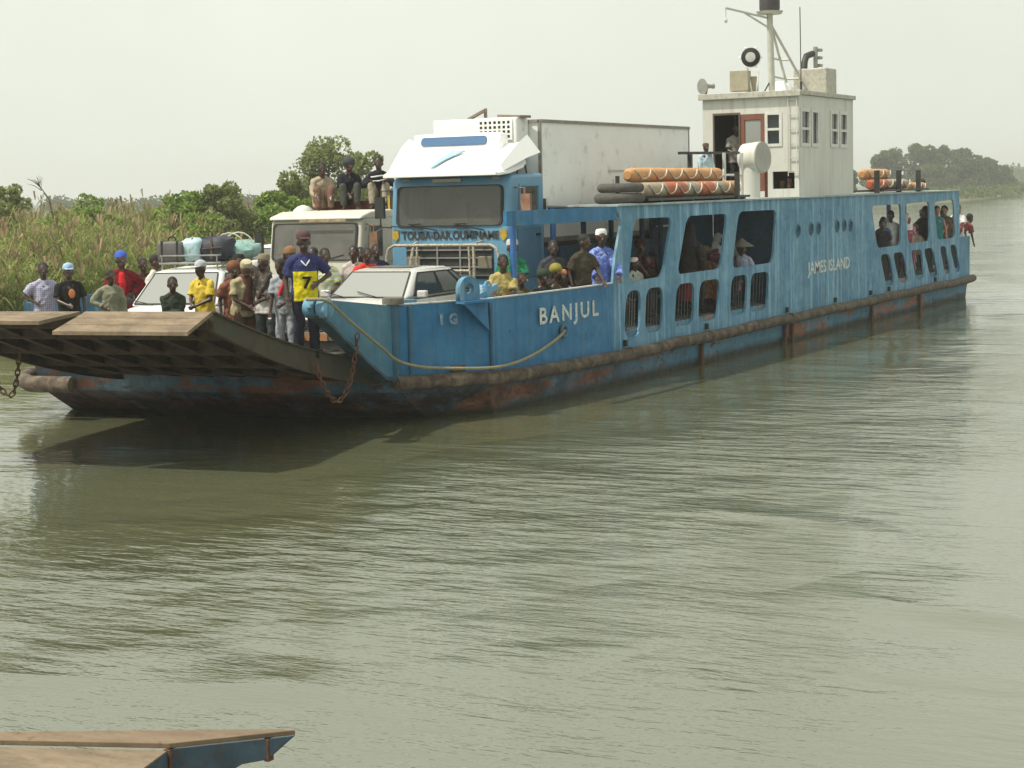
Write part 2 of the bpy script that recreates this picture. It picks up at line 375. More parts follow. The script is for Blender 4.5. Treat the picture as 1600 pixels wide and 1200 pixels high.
def carve(o, boxes):
    """hollow a solid part out with boxes (list of (x0,x1,y0,y1,z0,z1))"""
    cs = []
    for b in boxes:
        f = MB(); f.box(((b[0] + b[1]) / 2, (b[2] + b[3]) / 2, (b[4] + b[5]) / 2), (b[1] - b[0], b[3] - b[2], b[5] - b[4])); c_ = f.build('cut', None) if False else None
        me = bpy.data.meshes.new('cut'); me.from_pydata(f.v, [], f.f); bm = bmesh.new(); bm.from_mesh(me); bmesh.ops.recalc_face_normals(bm, faces=bm.faces); bm.to_mesh(me); bm.free()
        c_ = bpy.data.objects.new('cut', me); COL.objects.link(c_); c_.matrix_world = o.matrix_world if not o.parent else (Matrix.Translation(o.parent.location) @ o.parent.rotation_euler.to_matrix().to_4x4()); cs.append(c_)
        m = o.modifiers.new('b', 'BOOLEAN'); m.operation = 'DIFFERENCE'; m.object = c_; m.solver = 'EXACT'
    bpy.context.view_layer.update(); me = evalmesh(o); o.modifiers.clear(); o.data = me
    for c_ in cs: bpy.data.objects.remove(c_)
    return o
def rounded(poly, r, k=5):
    out = []; n = len(poly)
    for i in range(n):
        p = V(poly[i]); a = V(poly[i - 1]) - p; b = V(poly[(i + 1) % n]) - p
        rr = min(r, a.length * .45, b.length * .45); q0 = p + a.normalized() * rr; q1 = p + b.normalized() * rr
        for j in range(k + 1):
            t = j / k; out.append(tuple(q0 * (1 - t) ** 2 + p * 2 * t * (1 - t) + q1 * t * t))
    return out
def lettering(name, text, size, m, parent, M, th=.004, sx=1., off=.0, spacing=1.):
    cu = bpy.data.curves.new(name, 'FONT'); cu.body = text; cu.size = size; cu.extrude = th; cu.offset = off; cu.space_character = spacing
    cu.align_x = 'CENTER'; cu.align_y = 'CENTER'; cu.resolution_u = 3
    t = bpy.data.objects.new(name + '_tmp', cu); COL.objects.link(t)
    me = evalmesh(t); bpy.data.objects.remove(t); me.name = name; me.materials.clear(); me.materials.append(m)
    me.transform(M @ Matrix.Diagonal((sx, 1, 1, 1)))
    o = bpy.data.objects.new(name, me); COL.objects.link(o)
    if parent: o.parent = parent
    return o
def frameM(o, x, y):
    """matrix with local x,y along given directions and origin o"""
    x = nrm(x); y = V(y); y = nrm(y - x * y.dot(x)); z = x.cross(y)
    return Matrix(((x.x, y.x, z.x, o[0]), (x.y, y.y, z.y, o[1]), (x.z, y.z, z.z, o[2]), (0, 0, 0, 1)))
SIDE = lambda y: frameM((0, y, 0), (1, 0, 0), (0, 0, 1))     # local x -> X, local y -> Z, normal -> -Y
# ------------------------------------------------------------------ water, bank, haze
def water_mat():
    g = N('river_water'); v = g.coord()
    g.col((.092, .098, .052)); g.b.inputs['IOR'].default_value = WIOR
    warp = g.n('ShaderNodeTexNoise'); warp.inputs['Scale'].default_value = .12; warp.inputs['Detail'].default_value = 2; g.l(v, warp.inputs['Vector'])
    rot = g.n('ShaderNodeMapping'); rot.inputs['Rotation'].default_value = (0, 0, R(-34)); rot.inputs['Scale'].default_value = (1.0, .30, 1); g.l(v, rot.inputs['Vector'])
    wv = g.mix(.12, rot.outputs[0], warp.outputs['Color'], 'ADD')
    sx = g.n('ShaderNodeSeparateXYZ'); g.l(v, sx.inputs[0])
    # sheltered slick along the hull: calm within a few metres of its side, wind-ruffled further out
    wob = g.rng(g.noise(v, .16, 3, .6), .3, .7, -1.1, 1.1)
    edge = g.math('MINIMUM', g.math('ADD', g.math('MULTIPLY', sx.outputs['X'], .38), 1.26), 2.4)
    edge = g.math('SUBTRACT', edge, g.rng(sx.outputs['X'], 33., 60., 0., 12.))
    dist = g.math('SUBTRACT', g.math('SUBTRACT', wob, sx.outputs['Y']), edge)
    lee = g.rng(dist, CALM[0], CALM[1], CALM[2], 1.0)
    ruf = g.math('MULTIPLY', lee, g.rng(dist, CALM[3], CALM[4], 1.0, CALM[5]))
    g.rough(g.math('MAXIMUM', g.rng(dist, CALM[0], CALM[1], WROUGH[0], WROUGH[1]), g.rng(dist, CALM[3], CALM[4], WROUGH[0], WROUGH[2])))
    swell = g.noise(wv, .34, 2, .5); chop = g.noise(wv, 1.5, 3, .55); rip = g.noise(wv, 5.0, 3, .6); fine = g.noise(wv, 17., 2, .5)
    gust = g.math('MULTIPLY', g.rng(g.noise(v, .13, 4, .65), .38, .60, .25, 1.0), ruf)
    rid = g.n('ShaderNodeMath', operation='ABSOLUTE'); g.l(g.math('SUBTRACT', g.noise(wv, .20, 2, .45), .5), rid.inputs[0])
    ridm = g.math('MULTIPLY', g.rng(g.noise(v, .16, 2), .48, .60), lee)
    rip2 = g.noise(wv, 2.6, 5, .7)
    h = g.math('MULTIPLY', swell, .045)
    h = g.math('ADD', h, g.math('MULTIPLY', g.math('MULTIPLY', rip2, lee), AMP[3]))
    h = g.math('ADD', h, g.math('MULTIPLY', g.math('MULTIPLY', g.rng(rid.outputs[0], 0., .12, 1., 0.), ridm), .075))
    h = g.math('ADD', h, g.math('MULTIPLY', g.math('MULTIPLY', chop, gust), AMP[0]))
    h = g.math('ADD', h, g.math('MULTIPLY', g.math('MULTIPLY', rip, gust), AMP[1]))
    h = g.math('ADD', h, g.math('MULTIPLY', g.math('MULTIPLY', fine, gust), AMP[2]))
    b = g.n('ShaderNodeBump'); b.inputs['Strength'].default_value = WAVE; b.inputs['Distance'].default_value = 1.0
    g.l(h, b.inputs['Height']); g.l(b.outputs[0], g.b.inputs['Normal'])
    return g.m
mb = MB(); mb.add([(-400, -700, 0), (2600, -700, 0), (2600, 900, 0), (-400, 900, 0)], [(0, 1, 2, 3)])
tag(mb.build('river_water', water_mat()), kind='structure')
BANK = [(-130, 2), (-60, 13), (0, 21), (26, 25.5), (45, 28.5), (100, 44), (200, 65), (262, 74), (293, 66), (330, 70), (430, 86), (700, 128), (1400, 240), (2600, 430)]
mb = MB(); vs = []
for x, y in BANK: vs += [(x, y - .6, -.12), (x, y + 1.5, .25), (x, y + 14, .5), (x - 60, y + 900, 2.)]
fs = [(4 * i + j, 4 * i + 4 + j, 4 * i + 5 + j, 4 * i + 1 + j) for i in range(len(BANK) - 1) for j in range(3)]
mb.add(vs, fs)
tag(mb.build('riverbank', mat('bank_mud_and_grass', (.10, .10, .045), .95, var=.4, scale=.6, bump=.5, dirt=(.14, .11, .07))), kind='structure')
def bank_y(x):
    for (a, b), (c, d) in zip(BANK, BANK[1:]):
        if a <= x <= c: return b + (d - b) * (x - a) / (c - a)
    return BANK[-1][1]

# ------------------------------------------------------------------ the ferry
FERRY = tag(empty('car_ferry'), 'long weathered blue car ferry with raised bow ramp and white wheelhouse, on the river', 'ferry')
PLAN = [(1.72, 1.0), (3.4, .2), (6.0, 0), (34.75, 0), (34.75, 9.9), (6, 9.9), (3.0, 9.4), (1.3, 8.4), (.55, 7.6), (.8, 5.2), (1.2, 2.9)]
def plan_shift(dx, inn):
    out = []
    for i, (x, y) in enumerate(PLAN):
        bow = i in (0, 6, 7, 8, 9, 10)
        out.append((x + (dx if bow else dx * .25 if i in (1, 5) else 0) + (-inn if i in (3, 4) else 0), y + (inn if y < 3 and not i in (9, 10) else -inn if y > 8 else 0)))
    return out
mb = MB(); secs = []
for z, dx, inn in ((-.9, 2.2, .25), (-.1, 1.25, .12), (.5, .25, .06), (1.0, .05, .06)):
    secs.append([(x, y, z) for x, y in plan_shift(dx, inn)])
mb.loft(secs)
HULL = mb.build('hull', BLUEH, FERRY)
mb = MB(); mb.prism([(x, y, 1.004) for x, y in plan_shift(.12, .14)], (0, 0, .012)); mb.build('deck', DECKM, FERRY)
# rub rail / fender pipe all round
fp = [(34.9, 9.9, .58), (34.9, .0, .58)] + [(x, -.10, .585 + .012 * math.sin(x * 1.3) + .01 * math.sin(x * 3.1)) for x in np.linspace(34.75, 6.2, 34)] + \
     [(4.6, -.0, .60), (3.35, .09, .64), (2.5, .5, .67), (1.66, .95, .69)]
mb = MB(); mb.tube(fp, .118, 10)
for x in (8.3, 12.3, 17.4, 24.1): mb.tube([(x, -.10, .585), (x + .14, -.10, .585)], .132, 10)
mb.build('fender', FENDM, FERRY, smooth=50)
mb = MB(); mb.tube([(.6, 6.75, .62), (.5, 7.6, .62), (1.25, 8.5, .6), (3.0, 9.5, .6), (6, 10.0, .58), (34.9, 10.0, .58)], .14, 10)
mb.build('fender', FENDM, FERRY, smooth=50)
for x in (12.25, 17.4, 17.9, 24.3, 29.0): mb = MB(); mb.box((x, .03, .2), (.09, .07, .55)); mb.build('stiffener', RUST, HULL)
# scalloped bracket stubs standing on the rail
for x in (8.3, 12.4, 17.4, 21.0, 24.0, 25.7, 30.5): mb = MB(); mb.box((x, -.03, .79), (.07, .09, .12)); mb.build('bracket', DARKM, HULL)

# bow bulwark (near side), following the taper of the bow
bp = [(1.72, 1.0), (3.4, .2), (6.0, .0), (7.85, 0)]
mb = MB(); mb.strip(bp, .62, [1.93, 1.93, 1.94, 1.94], .05); mb.build('bow_bulwark', BLUEB, FERRY)
mb = MB(); mb.strip([(a, b - .015) for a, b in bp], [1.93, 1.93, 1.94, 1.94], [1.952, 1.952, 1.962, 1.962], .09); mb.build('bulwark_cap', LIP, FERRY)
mb = MB()
mb.box((3.41, .175, 1.28), (.05, .05, 1.2), rz=R(-15)); mb.build('weld_seam', mat('dark_blue_seam', (.02, .08, .14), .7, var=.4), FERRY)
# far bulwark and stern bulwark
fbp = [(34.75, 9.9), (6, 9.9), (3.0, 9.4), (1.3, 8.4), (.75, 7.9)]
mb = MB(); mb.strip(fbp, .95, [1.9, 1.9, 1.9, 1.95, 2.02], .05); mb.build('far_bulwark', BLUE, FERRY)
mb = MB(); mb.strip([(34.75, .05), (34.75, 3.0)], .95, 1.93, .05); mb.strip([(34.75, 7.0), (34.75, 9.85)], .95, 1.93, .05); mb.build('stern_bulwark', BLUE, FERRY)
# bow wing plate reaching out beside the ramp, with the rounded nose that carries the rope
W0, W1 = V((1.72, 1.0)), V((-.80, .80))
def wpt(t, z, o=0.):
    d = (W1 - W0).normalized(); q = V((d.y, -d.x)); p = W0 + (W1 - W0) * t + q * o; return (p.x, p.y, z)
mb = MB()
poly = [wpt(0, .72), wpt(0, 1.93), wpt(.9, 2.18), wpt(1.0, 2.17), wpt(1.03, 2.08), wpt(1.0, 1.97), wpt(.9, 1.86), wpt(.45, 1.2), wpt(.18, .82)]
d_ = (W1 - W0).normalized(); q_ = V((d_.y, -d_.x, 0))
mb.prism(poly, q_ * .07); 
WING = mb.build('bow_wing', blue_paint('blue_paint_wing', (.05, .16, .25), (.10, .23, .29), .9, .25), FERRY)
mb = MB()
lo = [wpt(t, z) for t, z in ((.0, .74), (.18, .80), (.45, 1.17), (.9, 1.84), (1.0, 1.95))]
mb.loft([[V(p) + q_ * a + V((0, 0, b)) for a, b in ((-.07, 0), (.14, 0), (.14, .05), (-.07, .05))] for p in lo]); mb.build('edge_flange', mat('dark_stained_blue', (.03, .07, .10), .8, var=.5, scale=4, dirt=(.07, .05, .03)), WING)
for k in (0, 1):
    mb = MB(); c = wpt(.955, 2.06, -.11 + .22 * k); ax = q_
    mb.lathe(V(c) - ax * .09, V(c) + ax * .09, [(-.1, .03), (0, .12), (.12, .15), (.88, .15), (1, .12), (1.1, .03)], 18)
    mb.build('rounded_nose', BLUE, WING, smooth=40)
# corner post with its mushroom top
mb = MB(); mb.cyl((1.72, 1.02, .72), (1.72, 1.02, 1.96), .10, n=14); mb.cyl((1.98, .86, .72), (1.98, .86, 1.90), .045, n=10); PST = mb.build('corner_post', blue_paint('blue_post_stained', (.035, .11, .18), (.06, .16, .23), 1., .1), FERRY, smooth=40)
mb = MB(); mb.lathe((1.74, 1.02, 1.955), (1.74, 1.02, 2.07), [(0, .175), (.75, .175), (.9, .165), (1, .13)], 20); mb.build('post_cap', mat('rusty_grey_cap', (.12, .115, .085), .8, var=.35, dirt=(.06, .04, .025)), PST, smooth=40)
# eye plate for towing, with its triangular bracket
e0 = V((2.92, .36, 0)); dx = nrm((1.68, -.8, 0)); nn = V((dx.y, -dx.x, 0))
mb = MB(); ring = []; hole = []
outer = [(-.2, 0)] + [(.2 * math.cos(PI - PI * i / 16), .19 + .2 * math.sin(PI * i / 16)) for i in range(17)] + [(.2, 0)]
hol = [(.09 * math.cos(2 * PI * i / 16), .19 + .09 * math.sin(2 * PI * i / 16)) for i in range(16)]
M = frameM(e0 + V((0, 0, 1.95)) + nn * .07, dx, (0, 0, 1))
EYE = holed('eye_plate', outer, [hol], .12, BLUE, FERRY, M)
mb = MB(); t0 = e0 - dx * .2 + V((0, 0, 1.9)); t1 = e0 + dx * .42 + V((0, 0, 1.92)); t2 = e0 + dx * .45 + V((0, 0, 1.42))
mb.prism([t0 + nn * .25, t1 + nn * .02, t2 + nn * .02], nn * -.05); mb.prism([t0 + nn * .0, t0 + nn * .26, t1 + nn * .24, t1], (0, 0, .04)); mb.build('gusset', BLUEB, EYE)
mb = MB(); mb.cyl((3.75, .42, 1.5), (3.75, .42, 2.14), .07, n=10); mb.bar((3.55, .5, 1.95), (3.95, .34, 2.12), .09, .09); mb.bar((3.62, .5, 1.9), (3.78, .42, 2.2), .05, .06); mb.build('mooring_cleat', BLUEC, FERRY, smooth=40)
mb = MB(); mb.box((2.15, 1.0, 1.98), (.28, .12, .05), rz=R(-25)); mb.build('bulwark_step', BLUE, FERRY)
# rope fairlead
mb = MB(); mb.torus((5.72, -.035, 1.23), .10, .03, ax=(0, 1, 0), n=18, k=8); mb.build('hawse_ring', mat('blue_ring_stained', (.05, .13, .19), .7, var=.4), FERRY, smooth=60)
mb = MB(); mb.cyl((5.72, -.03, 1.23), (5.72, .03, 1.23), .10, n=18); mb.build('hawse_dark_disc', DARKM, FERRY)  # dark disc stands in for the shade inside the hole
mb = MB(); mb.box((2.75, .44, .84), (.26, .05, .10), rz=R(-25)); mb.build('scupper', RUST, FERRY)

# gallery side with its openings (X, Z outline traced in metres)
TOPW = [[(8.88, 3.12), (10.72, 3.11), (10.2, 1.95), (8.55, 1.93)], [(11.5, 3.11), (13.76, 3.11), (13.3, 1.95), (10.93, 1.95)], [(14.42, 3.14), (16.84, 3.13), (16.55, 1.93), (13.98, 1.93)],
        [(24.2, 3.08), (27.0, 3.08), (26.95, 1.94), (24.72, 1.94)], [(27.35, 3.08), (29.95, 3.1), (30.0, 1.95), (27.75, 1.95)], [(30.45, 3.08), (32.75, 3.12), (32.92, 1.95), (30.85, 1.95)]]
LOWW = [[(8.47, 1.76), (9.14, 1.76), (9.06, .87), (8.32, .89)], [(9.40, 1.76), (10.22, 1.75), (10.14, .87), (9.29, .89)], [(10.92, 1.75), (11.85, 1.75), (11.74, .88), (10.74, .9)], [(12.15, 1.75), (13.27, 1.75), (13.09, .89), (12.0, .91)],
        [(13.95, 1.75), (14.94, 1.75), (14.8, .89), (13.83, .9)], [(15.14, 1.75), (16.31, 1.75), (16.12, .88), (15.02, .9)],
        [(24.98, 1.75), (25.86, 1.75), (26.36, .87), (25.54, .87)], [(26.18, 1.75), (27.18, 1.74), (27.76, .88), (26.82, .88)], [(27.95, 1.75), (29.1, 1.75), (29.44, .87), (28.55, .87)], [(29.32, 1.74), (30.32, 1.74), (30.9, .87), (30.06, .87)],
        [(31.1, 1.74), (31.82, 1.74), (32.35, .87), (31.74, .87)], [(32.26, 1.74), (33.0, 1.74), (33.58, .87), (33.0, .87)]]
PORTS = [(18.3, 2.6), (19.25, 2.62), (19.8, 2.62), (21.27, 2.63), (21.84, 2.63), (22.36, 2.61)]
ports = [[(x + .13 * math.cos(2 * PI * i / 14), z + .17 * math.sin(2 * PI * i / 14)) for i in range(14)] for x, z in PORTS]
outer = [(7.86, .66), (34.75, .66), (34.75, 1.93), (33.5, 1.95), (33.4, 3.37), (8.05, 3.37), (8.30, 3.08), (8.14, 2.75), (7.98, 2.4), (7.86, 1.95)]
GSIDE = holed('gallery_side', outer, [rounded(p, .24) for p in TOPW] + [rounded(p, .26) for p in LOWW] + ports, .05, BLUE, FERRY, SIDE(0.025))
# bars across the lower openings: one grille each
for i, p in enumerate(LOWW):
    if i in (3,): continue
    mb = MB(); x0, x1 = p[3][0], p[2][0]; n = 6
    for k in range(1, n):
        t = k / n; a = V(p[0]).lerp(V(p[1]), t); b = V(p[3]).lerp(V(p[2]), t); mb.cyl((a.x, .075, a.y + .05), (b.x, .075, b.y - .05), .011, n=6)
    mb.build('grille', mat('grille_bars', (.05, .06, .06), .7), GSIDE)
mb = MB()
for x, z in PORTS:
    mb = MB(); mb.torus((x, -.01, z), .14, .018, ax=(0, 1, 0), n=16, k=6); mb.build('porthole_rim', mat('porthole_rim_blue', (.07, .16, .22), .6), GSIDE, smooth=60)
# roof of the gallery: beam that follows the taper + slab
rp = [(4.0, .14), (6.0, .02), (8.08, 0)]
mb = MB(); mb.strip(rp, 3.12, 3.37, .07); mb.build('roof_beam', BLUEB, FERRY)
mb = MB(); mb.prism([(8.05, -.05, 3.37), (33.55, -.05, 3.37), (33.55, 1.62, 3.37), (8.4, 1.62, 3.37)], (0, 0, .035)); ROOF = mb.build('gallery_roof', mat('pale_blue_roof', (.30, .36, .36), .7, var=.25, scale=1.5, dirt=(.22, .2, .15)), FERRY)
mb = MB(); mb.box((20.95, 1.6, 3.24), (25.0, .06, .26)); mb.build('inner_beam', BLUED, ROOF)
PX = [8.4, 9.75, 11.05, 12.6, 13.6]
for x, y in [(4.45, .27)] + [(q, 1.5) for q in PX]:
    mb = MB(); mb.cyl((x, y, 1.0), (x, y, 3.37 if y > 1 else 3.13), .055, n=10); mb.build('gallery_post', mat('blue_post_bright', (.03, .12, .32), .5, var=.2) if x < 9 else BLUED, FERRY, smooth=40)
for x, y in ((24.6, 1.5), (27.3, 1.5), (28.9, 1.5), (30.9, 1.5), (32.6, 1.5), (33.4, .1)):
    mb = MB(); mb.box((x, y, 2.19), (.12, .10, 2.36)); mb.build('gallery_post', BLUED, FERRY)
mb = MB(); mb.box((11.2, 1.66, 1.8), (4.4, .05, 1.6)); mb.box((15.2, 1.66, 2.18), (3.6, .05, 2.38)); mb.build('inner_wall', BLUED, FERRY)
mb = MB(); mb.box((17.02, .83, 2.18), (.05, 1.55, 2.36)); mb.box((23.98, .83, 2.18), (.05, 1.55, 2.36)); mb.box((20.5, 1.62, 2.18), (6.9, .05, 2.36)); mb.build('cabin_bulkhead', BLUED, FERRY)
mb = MB(); mb.box((12.6, 1.18, 1.42), (8.4, .42, .05)); 
for x in (8.8, 11, 13.4, 16): mb.box((x, 1.18, 1.2), (.06, .36, .38))
mb.build('passenger_bench', mat('bench_wood', (.16, .10, .06), .7), FERRY)
mb = MB(); mb.box((29.2, 1.15, 1.42), (8.2, .4, .05))
for x in (25.6, 28, 30.5, 33): mb.box((x, 1.15, 1.2), (.06, .36, .38))
mb.build('passenger_bench', MATS['bench_wood'], FERRY)
mb = MB(); mb.box((14.2, 1.60, 2.86), (1.2, .03, .045)); mb.build('daylight_slit', mat('painted_daylight', (.75, .75, .7), .4, bump=0), FERRY)  # pale strip painted as daylight through a wall slit, not a lamp
# names on the hull
lettering('ship_name', 'BANJUL', .40, LETW, FERRY, frameM((6.02, .004, 1.525), (2.3, -.05, 0), (0, 0, 1)), .004, 1.32, .008, 1.34)
lettering('ship_name', 'JAMES ISLAND', .41, LETW, FERRY, frameM((20.65, -.004, 1.66), (1, 0, 0), (0, 0, 1)), .004, 1.26, .008, 1.0)
b0 = V((2.62, .53, 1.65)); lettering('faded_mark', 'I  G', .22, LETF, FERRY, frameM(b0 + nn * .03, dx, (0, 0, 1)), .003, 1.0, .012)

# ------------------------------------------------------------------ bow ramp
RF = V((-.9925, -.122, 0)); RS = V((-.122, .9925, 0)); RO = V((1.78, 1.36, 0)); RW = 4.65; RL = 5.1
def rz_(d): return 1.0 + .12 * d + .0205 * d * d
def rp_(d, w, z=0.): p = RO + RF * d + RS * w; return V((p.x, p.y, rz_(d) + z))
ds = [RL * i / 10 for i in range(11)]
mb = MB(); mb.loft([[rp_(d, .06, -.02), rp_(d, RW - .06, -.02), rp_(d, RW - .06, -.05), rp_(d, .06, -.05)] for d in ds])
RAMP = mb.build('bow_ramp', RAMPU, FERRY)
dep = lambda d: -.34 + .12 * (d / RL) ** 2
for w in (0, RW - .06):
    mb = MB(); mb.loft([[rp_(d, w, dep(d)), rp_(d, w + .07, dep(d)), rp_(d, w + .07, .03), rp_(d, w, .03)] for d in ds])
    mb.loft([[rp_(d, w - .04, .03), rp_(d, w + .11, .03), rp_(d, w + .11, .05), rp_(d, w - .04, .05)] for d in ds])
    mb.build('side_girder', RAMPM if w else mat('ramp_side_girder', (.046, .044, .027), .85, .05, var=.45, scale=3, bump=.4, dirt=(.07, .035, .016)), RAMP)
NB = 8
for k in range(1, NB):
    w = RW * k / NB; mb = MB(); mb.loft([[rp_(d, w, dep(d) * .8), rp_(d, w + .035, dep(d) * .8), rp_(d, w + .035, -.05), rp_(d, w, -.05)] for d in ds])
    mb.loft([[rp_(d, w - .04, dep(d) * .8), rp_(d, w + .075, dep(d) * .8), rp_(d, w + .075, dep(d) * .8 + .02), rp_(d, w - .04, dep(d) * .8 + .02)] for d in ds])
    mb.build('rib', RIBM, RAMP)
for d in (.15, 1.3, 2.5, 3.6, 4.55, RL):
    mb = MB(); z0 = dep(d) * .88; mb.loft([[rp_(d, .07, z0), rp_(d, RW - .07, z0), rp_(d, RW - .07, -.05), rp_(d, .07, -.05)], [rp_(d + .04, .07, z0), rp_(d + .04, RW - .07, z0), rp_(d + .04, RW - .07, -.05), rp_(d + .04, .07, -.05)]])
    mb.build('cross_girder', RIBM, RAMP)
# lip flaps: the near one droops, the far one lies nearly level
def flap(w0, w1, ln, drop, cut0, cut1, n):
    f = MB()
    for k in range(n):
        a, b = k / n, (k + 1) / n - .06 / n
        g_ = lambda t, w, z=0.: rp_(RL + .05 + ln * t, w, z) * 1 - V((0, 0, rz_(RL + .05 + ln * t))) + V((0, 0, rz_(RL) - drop * t + z))
        q = lambda t: (w0 + cut0 * t, w1 + cut1 * t)
        A, B = q(a), q(b)
        f.prism([g_(a, A[0]), g_(a, A[1]), g_(b, B[1]), g_(b, B[0])], (0, 0, .05))
    return f
flap(-.02, 1.98, .5, .24, .10, .22, 3).build('lip_flap', WOODT, RAMP)
flap(2.06, RW, .5, .10, .35, 0, 3).build('lip_flap', WOODT, RAMP)
mb = MB()
for w in np.linspace(.4, RW - .4, 7): mb.cyl(rp_(.02, w - .25, -.18), rp_(.02, w + .1, -.18), .05, n=8)
mb.build('hinge', RUST, RAMP)

# ------------------------------------------------------------------ wheelhouse
WX0, WX1, WY0, WY1, WZ0, WZ1 = 19.58, 23.9, .40, 2.9, 3.40, 5.86
WH = empty('wheelhouse', (0, 0, 0), 0, FERRY)
FRONT = frameM((WX0 + .03, 0, 0), (0, -1, 0), (0, 0, 1))       # local x -> -Y, normal -> -X
fr = lambda y, z: (-y, z)
door_o = [fr(2.59, 3.55), fr(1.95, 3.55), fr(1.95, 5.44), fr(2.59, 5.44)]
door_r = [fr(1.92, 3.55), fr(1.27, 3.55), fr(1.27, 5.44), fr(1.92, 5.44)]
win_f = [fr(1.24, 4.66), fr(.86, 4.66), fr(.86, 5.44), fr(1.24, 5.44)]
hat_f = [fr(1.08, 3.60), fr(.52, 3.60), fr(.52, 4.02), fr(1.08, 4.02)]
holed('front_wall', [fr(WY1, WZ0), fr(WY0, WZ0), fr(WY0, WZ1), fr(WY1, WZ1)], [door_o, door_r, win_f, hat_f], .06, WHITEP, WH, FRONT)
SW = [(19.72, 20.36), (20.52, 21.03), (22.02, 22.6), (22.78, 23.36)]
holed('side_wall', [(WX0 + .06, WZ0), (WX1, WZ0), (WX1, WZ1), (WX0 + .06, WZ1)], [[(a, 4.64), (b, 4.64), (b, 5.52), (a, 5.52)] for a, b in SW], .06, WHITEP, WH, SIDE(WY0 + .03))
holed('side_wall', [(WX0 + .06, WZ0), (WX1, WZ0), (WX1, WZ1), (WX0 + .06, WZ1)], [[(22., 4.64), (23.2, 4.64), (23.2, 5.5), (22., 5.5)]], .06, WHITEP, WH, SIDE(WY1 - .03))
BACKM = frameM((WX1 - .03, 0, 0), (0, -1, 0), (0, 0, 1))
holed('rear_wall', [fr(WY1 - .06, WZ0), fr(WY0 + .06, WZ0), fr(WY0 + .06, WZ1), fr(WY1 - .06, WZ1)], [[fr(1.5, 4.7), fr(.9, 4.7), fr(.9, 5.45), fr(1.5, 5.45)]], .06, WHITEP, WH, BACKM)
mb = MB(); mb.box((21.74, 1.65, 5.92), (4.46, 2.62, .11)); mb.box((19.49, 1.65, 5.90), (.04, 2.66, .15)); WR = mb.build('wheelhouse_roof', mat('dull_roof_white', (.42, .41, .34), .6, var=.15, dirt=(.25, .23, .17)), WH, bevel=.012)
mb = MB(); mb.box((21.7, 1.65, 3.425), (4.2, 2.4, .04)); mb.build('wheelhouse_floor', DARKM, WH)
mb = MB(); mb.box((21.6, 1.65, 4.6), (.04, 2.3, 2.3)); mb.box((20.6, 2.83, 4.6), (1.9, .02, 2.3)); mb.build('darkening_lining', mat('darkening_lining_mat', (.07, .065, .055), .8), WH)  # dark lining added so the interior behind the doorway reads dark
mb = MB(); mb.box((20.7, 1.3, 4.0), (.5, .9, 1.0)); mb.build('steering_console', DARKM, WH)
# the open doorway keeps only its frame; beside it the red door
holed('door_frame', [fr(2.63, 3.50), fr(1.91, 3.50), fr(1.91, 5.49), fr(2.63, 5.49)], [door_o], .09, mat('door_frame_dark', (.10, .07, .045), .7), WH, FRONT)
DR = holed('door', door_r, [[fr(1.80, 4.72), fr(1.38, 4.72), fr(1.38, 5.30), fr(1.80, 5.30)]], .05, REDW, WH, FRONT)
mb = MB(); mb.box((WX0 + .03, 1.59, 5.01), (.012, .40, .56)); mb.build('door_pane', GLASSW, DR); mb = MB(); mb.box((WX0 - .01, 1.84, 4.5), (.05, .03, .12)); mb.build('handle', GREYM, DR)
def framed(name, plate, a0, a1, z0, z1, mull, at, axis):
    """a window with frame, transom and panes on a wall; axis 'x' wall faces -Y, 'y' wall faces -X"""
    o = holed(name, plate[0], plate[1], .08, mat('window_frame_white', (.58, .58, .53), .5, var=.08), WH, at)
    m_ = MB()
    if axis == 'x': m_.box(((a0 + a1) / 2, WY0 + .035, (z0 + z1) / 2), (a1 - a0 - .05, .01, z1 - z0 - .05))
    else: m_.box((WX0 + .035, (a0 + a1) / 2, (z0 + z1) / 2), (.01, abs(a1 - a0) - .05, z1 - z0 - .05))
    m_.build('pane', GLASS, o); return o
for i, (a, b) in enumerate(SW):
    z0, z1, zm = 4.64, 5.52, 5.05; t = .06
    rect = lambda p, q, r, s: [(p, r), (q, r), (q, s), (p, s)]
    if i == 1: holes = [rect(a + t, b - t, z0 + t, z1 - t)]
    else: holes = [rect(a + t, b - t, z0 + t, zm - t / 2), rect(a + t, b - t, zm + t / 2, z1 - t)]
    framed('window', (rect(a - .03, b + .03, z0 - .03, z1 + .03), holes), a, b, z0, z1, zm, SIDE(WY0 + .02), 'x')
holesf = [[fr(1.20, 4.7), fr(.90, 4.7), fr(.90, 5.02), fr(1.20, 5.02)], [fr(1.20, 5.08), fr(.90, 5.08), fr(.90, 5.40), fr(1.20, 5.40)]]
framed('window', ([fr(1.27, 4.63), fr(.83, 4.63), fr(.83, 5.47), fr(1.27, 5.47)], holesf), 1.24, .86, 4.66, 5.44, 5.05, frameM((WX0 + .02, 0, 0), (0, -1, 0), (0, 0, 1)), 'y')
mb = MB(); mb.box((WX0 + .6, .8, 3.8), (.05, .6, .5)); mb.build('locker_back', DARKM, WH); mb = MB(); mb.cyl((WX0 + .2, .72, 3.62), (WX0 + .2, .72, 3.85), .06); mb.cyl((WX0 + .25, .92, 3.62), (WX0 + .25, .92, 3.8), .07); mb.build('locker_bottle', RUST, WH)
# rungs up the corner
mb = MB()
for z in (4.0, 4.35, 4.7, 5.05, 5.4, 5.75, 6.05): mb.bar((19.53, .66, z), (19.53, .44, z), .02, .02)
mb.bar((19.53, .66, 3.9), (19.53, .66, 6.1), .018, .018); mb.bar((19.53, .44, 3.9), (19.53, .44, 6.1), .018, .018); mb.build('ladder', WHITEP, WH)
